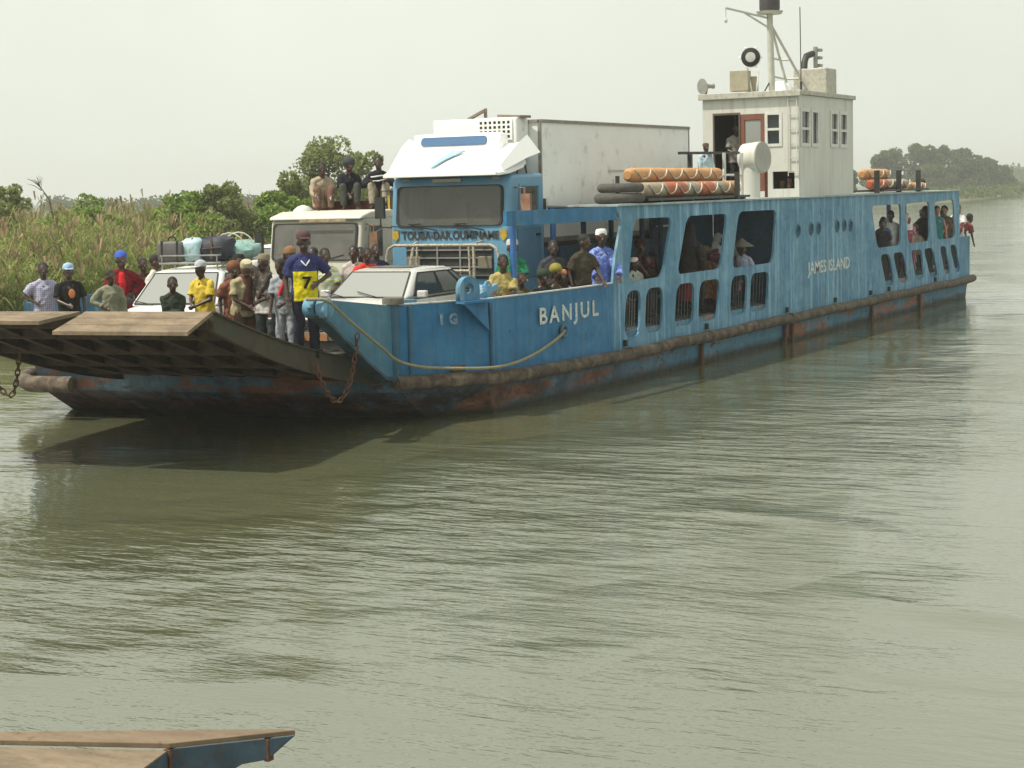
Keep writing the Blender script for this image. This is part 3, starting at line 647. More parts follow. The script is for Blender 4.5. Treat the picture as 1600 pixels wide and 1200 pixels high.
# mast
mb = MB(); mx, my = 21.0, 1.6
mb.cyl((mx, my, 5.97), (mx - .1, my, 7.95), .095, .075, n=14); mb.box((mx, my, 6.0), (.5, .34, .06))
for s in (-.28, .28):
    mb.cyl((mx - .05, my, 7.72), (mx + 2.2, my + s, 5.97), .034, n=8)
for t in (.48, .74): mb.cyl((mx - .05, my, 7.72 - 1.75 * t), (mx + 2.2 * t - .0, my + .28 * t, 7.72 - 1.75 * t), .028, n=8); mb.cyl((mx + 2.2 * t, my + .28 * t, 7.72 - 1.75 * t), (mx + 2.2 * t, my - .28 * t, 7.72 - 1.75 * t), .028, n=8)
MAST = mb.build('mast', mat('mast_grey_white', (.48, .48, .42), .55, var=.12), FERRY, smooth=40)
mb = MB(); mb.cyl((mx - .1, my, 7.95), (mx - .1, my, 8.02), .30, .34, n=18); mb.build('mast_platform', MATS['mast_grey_white'], MAST, smooth=40)
mb = MB(); mb.lathe((mx - .1, my, 8.02), (mx - .1, my, 8.5), [(0, .24), (.15, .26), (.9, .26), (1, .2)], 18); mb.build('masthead_lamp', mat('lamp_housing_dark', (.06, .055, .055), .5), MAST, smooth=40)
mb = MB(); mb.bar((mx - .12, my + .05, 7.86), (18.9, my + .4, 7.98), .04, .04); mb.bar((mx - .1, my, 7.6), (19.8, my + .25, 7.92), .035, .035); mb.cyl((18.92, my + .4, 7.97), (18.92, my + .4, 7.72), .012, n=6); mb.ell((18.92, my + .4, 7.68), (.04, .04, .06)); mb.build('yardarm', MATS['mast_grey_white'], MAST)
# things bolted on the wheelhouse roof
SLI = V((19.95, 1.75, 6.84)); to = nrm(CAM - SLI); to = nrm((to.x, to.y + .1, -.02))
mb = MB(); mb.lathe(SLI - to * .26, SLI + to * .1, [(0, .12), (.3, .2), (.75, .25), (1, .25)], 22); mb.cyl(SLI + V((0, -.2, -.35)), SLI + V((.05, -.1, -.9)), .02, n=8); mb.cyl(SLI + V((0, .1, -.25)), SLI + V((.05, .0, -.9)), .025, n=8)
for k in range(6):
    a = 2 * PI * k / 6; e = to.cross(V((0, 0, 1))).normalized(); u = e.cross(to); c = SLI + e * .265 * math.cos(a) + u * .265 * math.sin(a); mb.ell(c + to * .08, (.03, .03, .03), 6, 5)
SL = mb.build('searchlight', WHITEG, WR, smooth=40)
mb = MB(); mb.lathe(SLI + to * .09, SLI + to * .13, [(0, .2), (.5, .235), (1, .2)], 22); mb.lathe(SLI + to * .125, SLI + to * .14, [(0, .12), (.6, .12), (1, .06)], 18); mb.build('lamp_rim', BLACK, WR, smooth=40)
mb = MB(); mb.lathe(SLI + to * .135, SLI + to * .15, [(0, .125), (.6, .12), (1, .08)], 18); mb.build('lamp_glass', LAMPC, WR, smooth=40)
mb = MB(); mb.box((19.85, 2.0, 6.27), (.34, .46, .5), rz=R(8)); mb.cyl((19.67, 2.12, 6.1), (19.69, 2.12, 6.1), .05); mb.box((20.1, 1.8, 6.2), (.2, .3, .36)); mb.build('electrical_box', mat('beige_box', (.36, .32, .23), .6, var=.15), WR, bevel=.02)
mb = MB(); e = V((19.6, 2.86, 6.17)); to2 = nrm((-.85, .45, -.05)); mb.lathe(e - to2 * .3, e + to2 * .06, [(0, .07), (.25, .05), (.5, .06), (.8, .12), (1, .2)], 18); mb.cyl(e - to2 * .1, e + V((.1, 0, -.22)), .03); mb.build('horn_speaker', GREYM, WR, smooth=40)
mb = MB(); mb.cyl((20.2, .55, 5.97), (20.15, .55, 8.0), .012, n=6); mb.cyl((20.2, .55, 5.97), (20.2, .55, 6.2), .03, n=8); mb.build('aerial', DARKM, WR)
mb = MB(); mb.tube([(20.1, 1.9, 6.05), (20.3, 1.8, 5.99), (20.7, 1.7, 6.0), (20.95, 1.62, 6.3), (20.95, 1.6, 7.6)], .018, 6); mb.build('cable', BLACK, WR)
mb = MB(); mb.box((23.2, 1.2, 6.35), (.85, .9, .66)); mb.build('ventilator_box', MATS['dull_roof_white'], WR, bevel=.03)
mb = MB(); mb.tube([(22.9, 1.4, 6.5), (22.95, 1.4, 6.85), (23.1, 1.4, 7.02), (23.45, 1.35, 7.1)], .085, 10); mb.build('exhaust_pipe', DARKM, WR, smooth=50)
mb = MB(); mb.cyl((23.55, 1.3, 6.0), (23.55, 1.3, 7.28), .06); 
for z in (7.2, 7.0, 6.8): mb.box((23.7, 1.25, z), (.22, .12, .07))
mb.build('signal_post', GREYM, WR)
mb = MB(); mb.ell((22.5, 1.9, 6.05), (.36, .36, .33)); mb.build('dome_cover', WHITEG, WR, smooth=60)
mb = MB(); mb.lathe((24.5, .95, 3.4), (24.5, .95, 4.5), [(0, .16), (.6, .16), (.62, .3), (.8, .34), (.95, .28), (1.02, .1)], 16); mb.build('mushroom_vent', WHITEP, FERRY, smooth=45)
# cowl ventilator in front of the wheelhouse
c0 = V((18.35, .95, 4.36)); ax = nrm((-.2, -1, .06))
mb = MB(); mb.cyl((18.29, 1.14, 3.4), (18.29, 1.14, 4.4), .20, n=18); mb.lathe(c0 - ax * .40, c0 + ax * .06, [(-.22, .12), (-.15, .28), (0, .36), (1, .375)], 24); CW = mb.build('cowl_ventilator', WHITEP, FERRY, smooth=40)
mb = MB(); p_ = c0 + ax * .06; mb.lathe(p_, p_ + ax * .03, [(0, .37), (1, .365)], 24); mb.build('cowl_face', mat('shaded_face_grey', (.34, .33, .29), .7, var=.12, scale=2), CW)  # drum's end face greyed: its shade is put into the colour
mb = MB(); mb.bar((18.9, 1.0, 3.4), (18.9, 1.0, 4.1), .06, .06); mb.build('red_post', REDW, FERRY)
# deck rails and racks on the gallery roof
mb = MB(); mb.bar((14.1, 1.25, 4.44), (17.6, 1.2, 4.47), .06, .06); mb.bar((14.6, 1.2, 3.4), (14.6, 1.2, 4.44), .09, .09); mb.build('roof_rail', DARKM, ROOF)
mb = MB()
for x in (16.4, 17.5): mb.cyl((x, 1.1, 3.4), (x, 1.1, 4.46), .045, n=8)
mb.cyl((15.2, 1.1, 3.95), (17.5, 1.1, 3.95), .025, n=8); mb.build('white_rail', WHITEP, ROOF)
mb = MB(); mb.box((12.6, .55, 3.47), (5.6, .9, .05))
for x in (10.6, 12.2, 13.8, 15.2): mb.box((x, .55, 3.42), (.1, .8, .07))
mb.bar((14.6, .1, 3.4), (14.6, .1, 4.0), .10, .07); mb.bar((10.1, .9, 3.4), (10.1, .9, 3.95), .07, .05); mb.build('float_rack', DARKM, ROOF)
mb = MB(); mb.box((28.0, .55, 3.47), (4.6, .9, .05))
for x in (25.2, 27.3, 29.3): mb.bar((x, .15, 3.4), (x, .15, 4.02), .14, .06)
mb.build('float_rack', DARKM, ROOF)
# ------------------------------------------------------------------ vehicles (local x runs from the nose to the rear, z up from the wheels)
def wheel(par, x, y, r, w, rim_m=GREYM):
    mb = MB(); s = 1 if y > 0 else -1
    mb.lathe((x, y - w / 2, r), (x, y + w / 2, r), [(0, r * .62), (0.0, r * .9), (.12, r * .98), (.3, r), (.7, r), (.88, r * .98), (1, r * .9), (1, r * .62)], 24)
    o = mb.build('tyre', BLACK, par, smooth=40)
    mb = MB(); e = y + s * (w / 2 + .004); mb.lathe((x, y, r), (x, e, r), [(0, r * .6), (.96, r * .6), (.98, r * .5), (.9, r * .42), (1, r * .2), (1.05, r * .12)], 18); mb.build('rim', rim_m, o, smooth=40)
def car(name, label, cat, loc, rz, L_, w, paint, glass, zn, zc, zr, zt, xc, xrf, xrr, xb, r=.31, group=None, plate=None, wagon=False, grille=True, split=(.5,)):
    c = tag(empty(name, loc, rz), label, cat, group); hw = w / 2
    def sec(x, zb, z, h):
        return [(x, y * s, zz) for s, pts in ((-1, ((h * .88, zb), (h * .98, zb + .12), (h, (zb + z) / 2), (h * .97, z - .12), (h * .9, z - .03), (h * .72, z))),) for y, zz in pts] + \
               [(x, 0, z + .02)] + [(x, y, zz) for y, zz in ((h * .72, z), (h * .9, z - .03), (h * .97, z - .12), (h, (zb + z) / 2), (h * .98, zb + .12), (h * .88, zb))]
    mb = MB(); mb.loft([sec(.0, .32, zn - .10, hw * .90), sec(.06, .22, zn - .02, hw * .95), sec(.3, .2, zn + .03, hw * .98), sec(xc * .6, .19, zn * .4 + zc * .6, hw), sec(xc, .19, zc, hw), sec((xc + xb) / 2, .19, zc, hw), sec(xb, .2, zt, hw), sec(L_ - .3, .24, zt - .01, hw * .97), sec(L_ - .04, .3, zt - .06, hw * .93), sec(L_, .4, zt - .14, hw * .88)])
    body = mb.build('body', paint, c, smooth=35)
    hb, hr = hw * .93, hw * .72
    A = lambda s: V((xc, s * hb, zc - .01)); B = lambda s: V((xb, s * hb, zt - .01)); D = lambda s: V((xrf, s * hr, zr)); C_ = lambda s: V((xrr, s * hr, zr - .01))
    mb = MB()
    mb.add([A(-1), A(1), B(1), B(-1), D(-1), D(1), C_(1), C_(-1)], [(0, 3, 2, 1), (4, 5, 6, 7), (0, 1, 5, 4), (2, 3, 7, 6), (1, 2, 6, 5), (3, 0, 4, 7)])
    top = mb.build('cabin', paint, c, bevel=.07, bseg=3, smooth=50)
    mb = MB(); mb.loft([[(xrf + .06, -hr * .86, zr), (xrf + .06, hr * .86, zr), (xrf + .06, hr * .8, zr + .02), (xrf + .06, -hr * .8, zr + .02)], [((xrf + xrr) / 2, -hr * .88, zr), ((xrf + xrr) / 2, hr * .88, zr), ((xrf + xrr) / 2, hr * .75, zr + .045), ((xrf + xrr) / 2, -hr * .75, zr + .045)], [(xrr - .06, -hr * .86, zr), (xrr - .06, hr * .86, zr), (xrr - .06, hr * .8, zr + .02), (xrr - .06, -hr * .8, zr + .02)]]); mb.build('roof', paint, c, smooth=50)
    def pane(nm, a, b, c_, d, u0, u1, v0, v1, m, off=.012):
        bl = lambda u, v: (a.lerp(b, u)).lerp(d.lerp(c_, u), v)
        q = [bl(u0, v0), bl(u1, v0), bl(u1, v1), bl(u0, v1)]; n = (b - a).cross(d - a).normalized()
        mid = (a + b + c_ + d) / 4
        if n.dot(mid - V(((xc + xb) / 2, 0, 1.1))) < 0: n = -n
        f = MB(); f.prism([p - n * .02 for p in q], n * (.02 + off)); o = f.build(nm, m, c, bevel=.006)
        f = MB()
        for i in range(4): f.bar(q[i] + n * off, q[(i + 1) % 4] + n * off, .022, .012, up=n)
        f.build('window_seal', BLACK, o); return o
    pane('windscreen', A(1), A(-1), D(-1), D(1), .05, .95, .06, .93, glass)
    pane('rear_window', B(-1), B(1), C_(1), C_(-1), .07, .93, .1, .9, GLASS)
    for s in (-1, 1):
        ed = [.07] + list(split) + [.93]
        for k in range(len(ed) - 1): pane('side_window', A(s), B(s), C_(s), D(s), ed[k] + .012, ed[k + 1] - .012, .1, .9, GLASSD if k else GLASS)
        f = MB(); f.box((xc + .28, s * (hw + .09), zc + .07), (.10, .17, .12)); f.build('wing_mirror', BLACK if paint is CARW else paint, c, bevel=.02)
        for x in (L_ * .18, L_ * .79): wheel(c, x, s * (hw - .10), r, .19)
        f = MB(); f.box((-.005, s * hw * .62, zn - .22), (.07, hw * .42, .17)); h = f.build('headlight', LAMPC, c, bevel=.015)
        f = MB(); f.box((.03, s * hw * .88, zn - .22), (.08, hw * .11, .16)); f.build('indicator', LAMPA, h)
        f = MB(); f.box((L_ - .03, s * hw * .66, zt - .28), (.06, hw * .4, .16)); f.build('tail_light', LAMPR, c)
        f = MB(); f.bar((xc + .25, s * (hw + .005), .62), (xb - .1, s * (hw + .005), .62), .014, .05); f.build('side_moulding', BLACK, c)
    f = MB(); f.box((-.07, 0, .44), (.18, w * .96, .16)); f.build('bumper', CHROME if plate else BLACK, c, bevel=.03)
    f = MB(); f.box((L_ + .05, 0, .46), (.16, w * .95, .16)); f.build('bumper', BLACK, c, bevel=.03)
    f = MB(); f.box((-.01, 0, zn - .22), (.04, hw * .72, .2)); gr = f.build('grille', GRILLD, c)
    f = MB()
    for k in range(5): f.box((-.04, 0, zn - .30 + .04 * k), (.02, hw * .7, .012))
    f.bar((-.035, -hw * .37, zn - .11), (-.035, hw * .37, zn - .11), .03, .025); f.build('grille_bar', CHROME, gr)
    if plate:
        f = MB(); f.box((-.175, 0, .44), (.012, .5, .11)); pl = f.build('number_plate', mat('orange_plate', (.42, .2, .09), .6, var=.1), c)
        lettering('plate_text', plate, .1, LETW, pl, frameM((-.1825, 0, .44), (0, -1, 0), (0, 0, 1)), .001, 1.1, .003)
    for y in (-.3, .35):
        f = MB(); P0 = A(1).lerp(A(-1), .5 - y / 2 / hb); e = (D(0) - A(0)).normalized(); f.bar(V((xc - .03, y, zc + .02)), V((xc, y + .5, zc)) + e * .14 + V((-.02, 0, .03)), .018, .012); f.build('wiper', BLACK, c)
    return c
SED = car('sedan_car', 'silver sedan beside the near bow bulwark, with a sunroof and bright reflections on its windscreen', 'car', (1.28, 2.13, 1.02), R(1.5), 4.7, 1.72, CARS, GLASSW, .80, .95, 1.395, .97, 1.42, 2.02, 3.35, 4.1, plate='260', split=(.47, .80))
f = MB(); f.box((2.55, 0, 1.437), (.62, .86, .012)); f.build('sunroof', mat('sunroof_dark_glass', (.11, .11, .10), .3), SED, bevel=.003)
WAG = car('estate_car', 'white estate car at the bow, bags heaped on its roof rack', 'car', (.20, 4.78, 1.02), R(17), 4.55, 1.72, CARW, GLASSW, .74, .90, 1.45, .93, 1.22, 1.95, 3.9, 4.42, split=(.36, .68))
f = MB()
for y in (-.5, .5): f.cyl((2.05, y, 1.58), (3.85, y, 1.58), .016, n=6)
for x in (2.05, 2.65, 3.25, 3.85):
    f.cyl((x, -.56, 1.58), (x, .56, 1.58), .016, n=6)
    for y in (-.5, .5): f.cyl((x, y, 1.44), (x, y, 1.72), .013, n=6)
for y in (-.53, .53): f.cyl((2.05, y, 1.71), (3.85, y, 1.71), .013, n=6)
f.cyl((2.05, -.53, 1.71), (2.05, .53, 1.71), .013, n=6); f.build('roof_rack', GREYM, WAG)
car('minivan', 'white minivan on the far side of the cream lorry, mostly hidden behind it', 'van', (7.6, 8.62, 1.02), R(2), 4.4, 1.66, CARW, GLASSD, .86, 1.02, 1.62, 1.05, .9, 1.7, 3.9, 4.3, split=(.36, .68))
# luggage on the roof rack (rack frame -> world)
WM = Matrix.Translation((.20, 4.78, 1.02)) @ Matrix.Rotation(R(17), 4, 'Z')
def lug(name, m, label, cat, loc, d, lump=.0, seed=1):
    rnd = random.Random(seed); f = MB(); n, k = 16, 10; vs = []
    for i in range(k + 1):
        a = PI * i / k
        for j in range(n):
            b = 2 * PI * j / n; e = .55 if lump else .28
            sg = lambda v, p: math.copysign(abs(v) ** p, v)
            q = 1 + lump * rnd.uniform(-1, 1)
            vs.append((d[0] / 2 * sg(math.sin(a), e) * sg(math.cos(b), e) * q, d[1] / 2 * sg(math.sin(a), e) * sg(math.sin(b), e) * q, d[2] / 2 * (1 - sg(math.cos(a), e) * q)))
    fs = [(i * n + j, i * n + (j + 1) % n, (i + 1) * n + (j + 1) % n, (i + 1) * n + j) for i in range(k) for j in range(n)]
    f.add(vs, fs); o = f.build(name, m, smooth=60); o.matrix_world = WM @ Matrix.Translation(loc); return tag(o, label, cat, 'luggage on the white estate car')
o = lug('suitcase', CASE, 'grey upright suitcase at the front of the roof rack', 'suitcase', (2.2, .36, 1.6), (.30, .48, .36))
f = MB(); f.torus((0, 0, .37), .07, .014, ax=(1, 0, 0), n=10, a0=0, a1=PI); f.build('handle', BLACK, o)
f = MB()
for y in (-.14, .14): f.box((0, y, .18), (.305, .03, .365))
f.build('strap', BLACK, o)
o = lug('sack', SACK, 'shiny pale blue plastic sack between the grey suitcase and the black holdall', 'sack', (2.3, .02, 1.6), (.42, .40, .40), .13, 3)
f = MB(); f.torus((0, 0, .22), .2, .012, ax=(0, 1, 0), n=16); f.build('tie_cord', ROPEL, o)
o = lug('holdall', TARP, 'bulky black holdall strapped in the middle of the roof rack', 'bag', (2.45, -.36, 1.6), (.55, .58, .42), .13, 5)
f = MB(); f.bar((-.29, 0, .05), (-.27, 0, .4), .03, .02); f.bar((-.29, .16, .22), (-.29, -.2, .25), .03, .02); f.build('strap', mat('brown_strap', (.12, .08, .05), .8), o)
o = lug('bundle', SACK2, 'blue green wrapped bundle at the end of the roof rack', 'bundle', (3.2, -.42, 1.6), (1.1, .7, .32), .14, 7)
f = MB()
for x in (-.3, .2): f.torus((x, 0, .17), .3, .012, ax=(1, 0, 0), n=16)
f.build('tie_cord', ROPEL, o)

# ---- blue refrigerated lorry
TB = tag(empty('box_lorry', (7.0, 3.0, 1.02)), 'blue refrigerated lorry with white box body and white roof deflector, painted name below its windscreen', 'truck')
def prof(par, name, pts, hw, m, bevel=.08, y0=0.):
    f = MB(); f.prism([(x, y0 - hw, z) for x, z in pts], (0, 2 * hw, 0)); return f.build(name, m, par, bevel=bevel, bseg=3, smooth=45)
carve(prof(TB, 'cab', [(.0, .62), (.0, 1.98), (.10, 2.90), (.2, 3.0), (1.45, 3.02), (1.45, .62)], 1.30, BLUEC, .09), [(-.2, .5, -1.12, 1.12, 2.08, 2.79), (.40, 1.36, -1.22, 1.22, 1.5, 2.86), (.44, 1.15, -1.45, 1.45, 2.09, 2.76)])
def xface(z): return 0 if z < 1.98 else .10 * (z - 1.98) / .92
def fpane(par, name, y0, y1, z0, z1, m, seal=BLACK, r=.12, off=.0):
    x0, x1 = xface(z0), xface(z1)
    M = frameM(V((x0 - .006 - off, 0, z0)), (0, -1, 0), (x1 - x0, 0, z1 - z0)); h = math.hypot(x1 - x0, z1 - z0)
    P = rounded([(-y1, 0), (-y0, 0), (-y0, h), (-y1, h)], r); c = V((-(y0 + y1) / 2, h / 2))
    o = holed(name, P, [], .03, m, par, M)
    big = [tuple(c + (V(p) - c) * 1.0 + (V(p) - c).normalized() * .035) for p in P]
    holed('window_seal', big, [[tuple(c + (V(p) - c) * .985)[:2] for p in P]], .045, seal, o, M); return o
fpane(TB, 'windscreen', -1.13, 1.13, 2.06, 2.80, GLASST)
f = MB(); f.box((.28, 0, 2.04), (.5, 2.2, .08)); f.build('dashboard', mat('faded_dashboard', (.12, .10, .09), .8), TB)
f = MB()
for y in (-.5, .5): f.box((1.2, y, 2.0), (.14, .5, .95)); f.box((1.18, y, 2.55), (.1, .28, .22))
f.build('seats', mat('cab_seats', (.10, .085, .075), .8), TB)
f = MB(); f.box((1.34, 0, 2.3), (.03, 2.38, 1.1)); f.build('cab_lining', mat('cab_lining_grey', (.16, .155, .14), .9), TB)
f = MB(); f.tube([(.42 - .1 * math.sin(t), -.55 + .25 * math.cos(t), 2.14 + .2 * math.sin(t)) for t in np.linspace(0, 2 * PI, 20, endpoint=False)], .025, 6, True); f.build('steering_wheel', mat('faded_red_wheel', (.2, .06, .06), .7), TB)
for y in (-.5, .5):
    f = MB(); f.bar((-.03, y + .3, 2.07), (-.05, y - .28, 1.97), .03, .025); f.bar((-.045, y + .12, 2.10), (-.05, y + .36, 2.09), .03, .02); f.bar((-.045, y + .05, 2.02), (-.045, y + .75, 2.06), .025, .02); f.build('wiper', BLACK, TB)
lettering('painted_name', 'TOUBA-DAR.OUMINAME', .21, LETD, TB, frameM((-.012, -.02, 1.87), (0, -1, 0), (0, 0, 1)), .003, .90, .005, 1.0)
for y in (1.18, -1.18):
    f = MB(); f.prism([(-.012, y - .07, 1.98), (-.012, y + .07, 1.98), (-.012, y + .07, 1.84), (-.012, y, 1.76), (-.012, y - .07, 1.84)], (-.01, 0, 0)); f.build('emblem', SHIELD, TB)
f = MB(); f.box((-.0, 0, 1.36), (.03, 1.9, .62)); gr = f.build('grille', GRILLD, TB)
f = MB()
for z in (1.12, 1.28, 1.45, 1.60): f.box((-.03, 0, z), (.03, 1.86, .022))
for y in (-.25, .25): f.box((-.03, y, 1.36), (.025, .03, .6))
f.build('grille_bar', GREYM, gr)
for y in (-.78, .78):
    f = MB(); f.box((-.03, y, 1.36), (.04, .30, .24)); f.build('headlight', mat('dull_headlamp', (.20, .18, .13), .3), TB, bevel=.02)
prof(TB, 'bumper', [(-.12, .45), (-.16, .6), (-.16, .86), (-.1, .95), (.15, .95), (.15, .45)], 1.32, BLUEC, .03)
# bull bar of chipped white tube
f = MB(); bx = -.30
f.tube([(bx, 1.22, .82), (bx, 1.22, 1.50), (bx, 1.17, 1.64), (bx, 1.05, 1.70), (bx, -1.05, 1.70), (bx, -1.17, 1.64), (bx, -1.22, 1.50), (bx, -1.22, .82)], .029, 8)
f.cyl((bx, 1.2, .88), (bx, -1.2, .88), .03, n=8); f.cyl((bx, .55, 1.22), (bx, -.62, 1.22), .026, n=8)
for y, s in ((.62, 1), (-.68, -1)):
    f.tube([(bx + .02, y, 1.70), (bx - .06, y + .05 * s, 1.3), (bx, y, .88)], .03, 8); f.tube([(bx, y - .09 * s, 1.70), (bx - .02, y - .07 * s, 1.25), (bx, y - .06 * s, .88)], .022, 8)
    f.bar((bx + .02, y, 1.72), (-.03, y + .06 * s, 1.76), .04, .03)
for y in (-.7, .7): f.bar((bx, y, .9), (-.1, y, .8), .05, .05)
f.build('bull_bar', WCHIP, TB, smooth=40)
# roof deflector
hw_ = 1.30
f = MB()
def dsec(x, h, zb, zt, dz=0): return [(x, -h, zb), (x, h, zb), (x, h, zb + .05), (x, h * .8, zt), (x, 0, zt + dz), (x, -h * .8, zt), (x, -h, zb + .05)]
f.loft([dsec(-.34, 1.22, 2.99, 3.03), dsec(-.28, 1.26, 2.98, 3.09), dsec(.1, 1.30, 3.02, 3.33), dsec(.55, 1.33, 3.12, 3.56), dsec(.72, 1.30, 3.2, 3.58)])
DF = f.build('roof_deflector', WHITEG, TB, smooth=30)
f = MB(); f.loft([[(.28, -.98, 3.42), (.28, .98, 3.42), (.33, .95, 3.52), (.33, -.95, 3.52)], [(.42, -.98, 3.42), (.42, .98, 3.42), (.42, .95, 3.80), (.42, -.95, 3.80)], [(.85, -.9, 3.42), (.85, .9, 3.42), (.85, .85, 3.78), (.85, -.85, 3.78)]])
f.build('deflector_hood', WHITEG, DF, bevel=.03, smooth=40)
PO = rounded([(-.72, -.085), (.72, -.085), (.72, .085), (-.72, .085)], .08)
holed('blue_slot', PO, [], .02, GLASSB, DF, frameM((.36, .05, 3.655), (0, -1, 0), (.09, 0, .28)))
f = MB(); f.prism([p + V((-.01, 0, .02)) for p in [V((.27, -.26, 3.432)), V((.27, .03, 3.432)), V((.0, .16, 3.275)), V((-.24, .22, 3.115)), V((-.24, .19, 3.115)), V((.0, .02, 3.275))]], V((-.012, 0, .02))); f.build('blue_wedge', mat('pale_blue_wedge', (.30, .47, .58), .4, bump=0), DF)
for s in (-1, 1):
    f = MB(); f.loft([[(-.1, s * .80, 3.22), (-.1, s * 1.25, 3.06), (-.1, s * 1.2, 3.18)], [(.55, s * .9, 3.50), (.55, s * 1.42, 3.30), (.5, s * 1.28, 3.60)], [(.9, s * .95, 3.5), (.95, s * 1.50, 3.40), (.8, s * 1.3, 3.74)]]); f.build('side_fin', WHITEG, DF, smooth=20)
    f = MB(); f.cyl((.62, s * 1.15, 2.95), (.7, s * 1.18, 3.4), .018, n=6); f.cyl((1.05, s * 1.15, 2.95), (.8, s * 1.2, 3.4), .018, n=6); f.build('stay_rod', DARKM, DF)
f = MB()
for y in (-.98, .98): f.box((.16, y, 2.93), (.1, .16, .05))
f.build('marker_lamp', mat('faded_amber', (.3, .2, .1), .5), TB); f = MB(); f.box((.06, .05, 2.91), (.05, .62, .06)); f.build('name_badge', mat('faded_tan_badge', (.42, .36, .27), .7), TB)
for s in (-1, 1):
    f = MB(); f.box((.78, s * 1.296, 2.42), (.76, .01, .68)); dw = f.build('side_window', GLASST, TB)
    f = MB()
    for a, b in (((.37, 2.05), (1.19, 2.05)), ((1.19, 2.05), (1.19, 2.79)), ((1.19, 2.79), (.43, 2.79)), ((.43, 2.79), (.37, 2.05)), ((.62, 2.05), (.62, 2.79))): f.bar((a[0], s * 1.31, a[1]), (b[0], s * 1.31, b[1]), .03, .03)
    f.build('window_frame', BLUEC, dw)
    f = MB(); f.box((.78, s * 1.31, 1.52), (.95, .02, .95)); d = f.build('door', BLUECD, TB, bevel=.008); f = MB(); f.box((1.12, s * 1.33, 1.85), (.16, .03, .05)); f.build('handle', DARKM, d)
    f = MB(); f.box((.12, s * 1.60, 2.42), (.07, .2, .42)); f.tube([(.25, s * 1.30, 2.75), (.12, s * 1.57, 2.74), (.12, s * 1.60, 2.05), (.25, s * 1.30, 2.02)], .016, 6); f.build('wing_mirror', DARKM if s > 0 else mat('mirror_back_brown', (.26, .14, .08), .7, var=.4), TB)
f = MB()
for z in (1.1, 1.35, 1.6, 1.85): f.box((1.50, 0, z), (.03, 2.2, .05))
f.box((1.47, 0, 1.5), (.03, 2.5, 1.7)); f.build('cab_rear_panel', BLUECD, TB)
BX0, BX1 = 1.62, 9.06
f = MB(); f.box(((BX0 + BX1) / 2, 0, 2.86), (BX1 - BX0, 2.34, 2.36)); bxo = f.build('box_body', WHITEB, TB, bevel=.012)
f = MB()
for s in (-1, 1):
    f.box(((BX0 + BX1) / 2, s * 1.175, 4.02), (BX1 - BX0 + .04, .05, .06)); f.box((BX0 - .005, s * 1.15, 2.86), (.05, .06, 2.34)); f.box((BX1, s * 1.15, 2.86), (.05, .06, 2.34)); f.box(((BX0 + BX1) / 2, s * 1.175, 1.72), (BX1 - BX0, .05, .10))
f.box((BX0 - .005, 0, 4.02), (.05, 2.3, .06)); f.build('edge_trim', mat('grey_edge_trim', (.22, .2, .17), .6, var=.3), bxo)
f = MB(); f.box((5.2, -1.173, 3.05), (1.1, .006, .05)); f.box((4.9, -1.173, 2.75), (.05, .006, .25)); f.build('faint_mark', mat('faint_old_mark', (.5, .46, .4), .7), bxo)
f = MB(); f.box((BX0 - .28, 0, 3.72), (.5, 1.85, .74)); ru = f.build('cooling_unit', WHITEB, TB, bevel=.03)
gx = [(-.78 + .1 * i, 3.72 + .085 * j) for i in range(7) for j in range(4)]
holed('cooling_grille', [fr(-.08, 3.66), fr(-.84, 3.66), fr(-.84, 4.06), fr(-.08, 4.06)], [[(.13 + .1 * i + a, 3.70 + .09 * j + b) for a, b in ((0, 0), (.06, 0), (.06, .055), (0, .055))] for i in range(7) for j in range(4)], .02, WHITEB, ru, frameM((BX0 - .545, 0, 0), (0, -1, 0), (0, 0, 1)))
f = MB(); f.box((BX0 - .533, -.46, 3.86), (.006, .72, .38)); f.build('grille_backing', GRILLD, ru)
f = MB(); f.bar((BX0 - .2, .3, 4.1), (BX0 - .1, .0, 4.26), .25, .04); f.bar((BX0 - .1, -.02, 4.12), (BX0 - .1, -.02, 4.3), .05, .05); f.bar((BX0 - .3, -1.0, 4.1), (BX0 - .1, -.4, 4.14), .3, .05); f.build('roof_hatch', mat('rusty_flap', (.2, .16, .11), .8), ru)
f = MB()
for y in (-.45, .45): f.box((5, y, .95), (8.2, .1, .22))
f.box((3.2, -.95, .75), (1.2, .5, .5)); f.box((3.2, .95, .75), (1.2, .5, .5)); f.box((5.3, 0, 1.55), (7.3, 2.2, .2)); f.build('chassis', DARKM, TB)
f = MB()
for s in (-1, 1): f.box((5.3, s * 1.14, 1.2), (7.2, .03, .75))
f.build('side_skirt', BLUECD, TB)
f = MB(); f.box((1.56, -1.1, 2.35), (.14, .3, .35)); f.box((1.5, -1.05, 2.85), (.3, .1, .04)); f.build('air_filter', DARKM, TB)
for x in (.75, 6.6, 7.75):
    for s in (-1, 1): wheel(TB, x, s * 1.0, .5, .28)

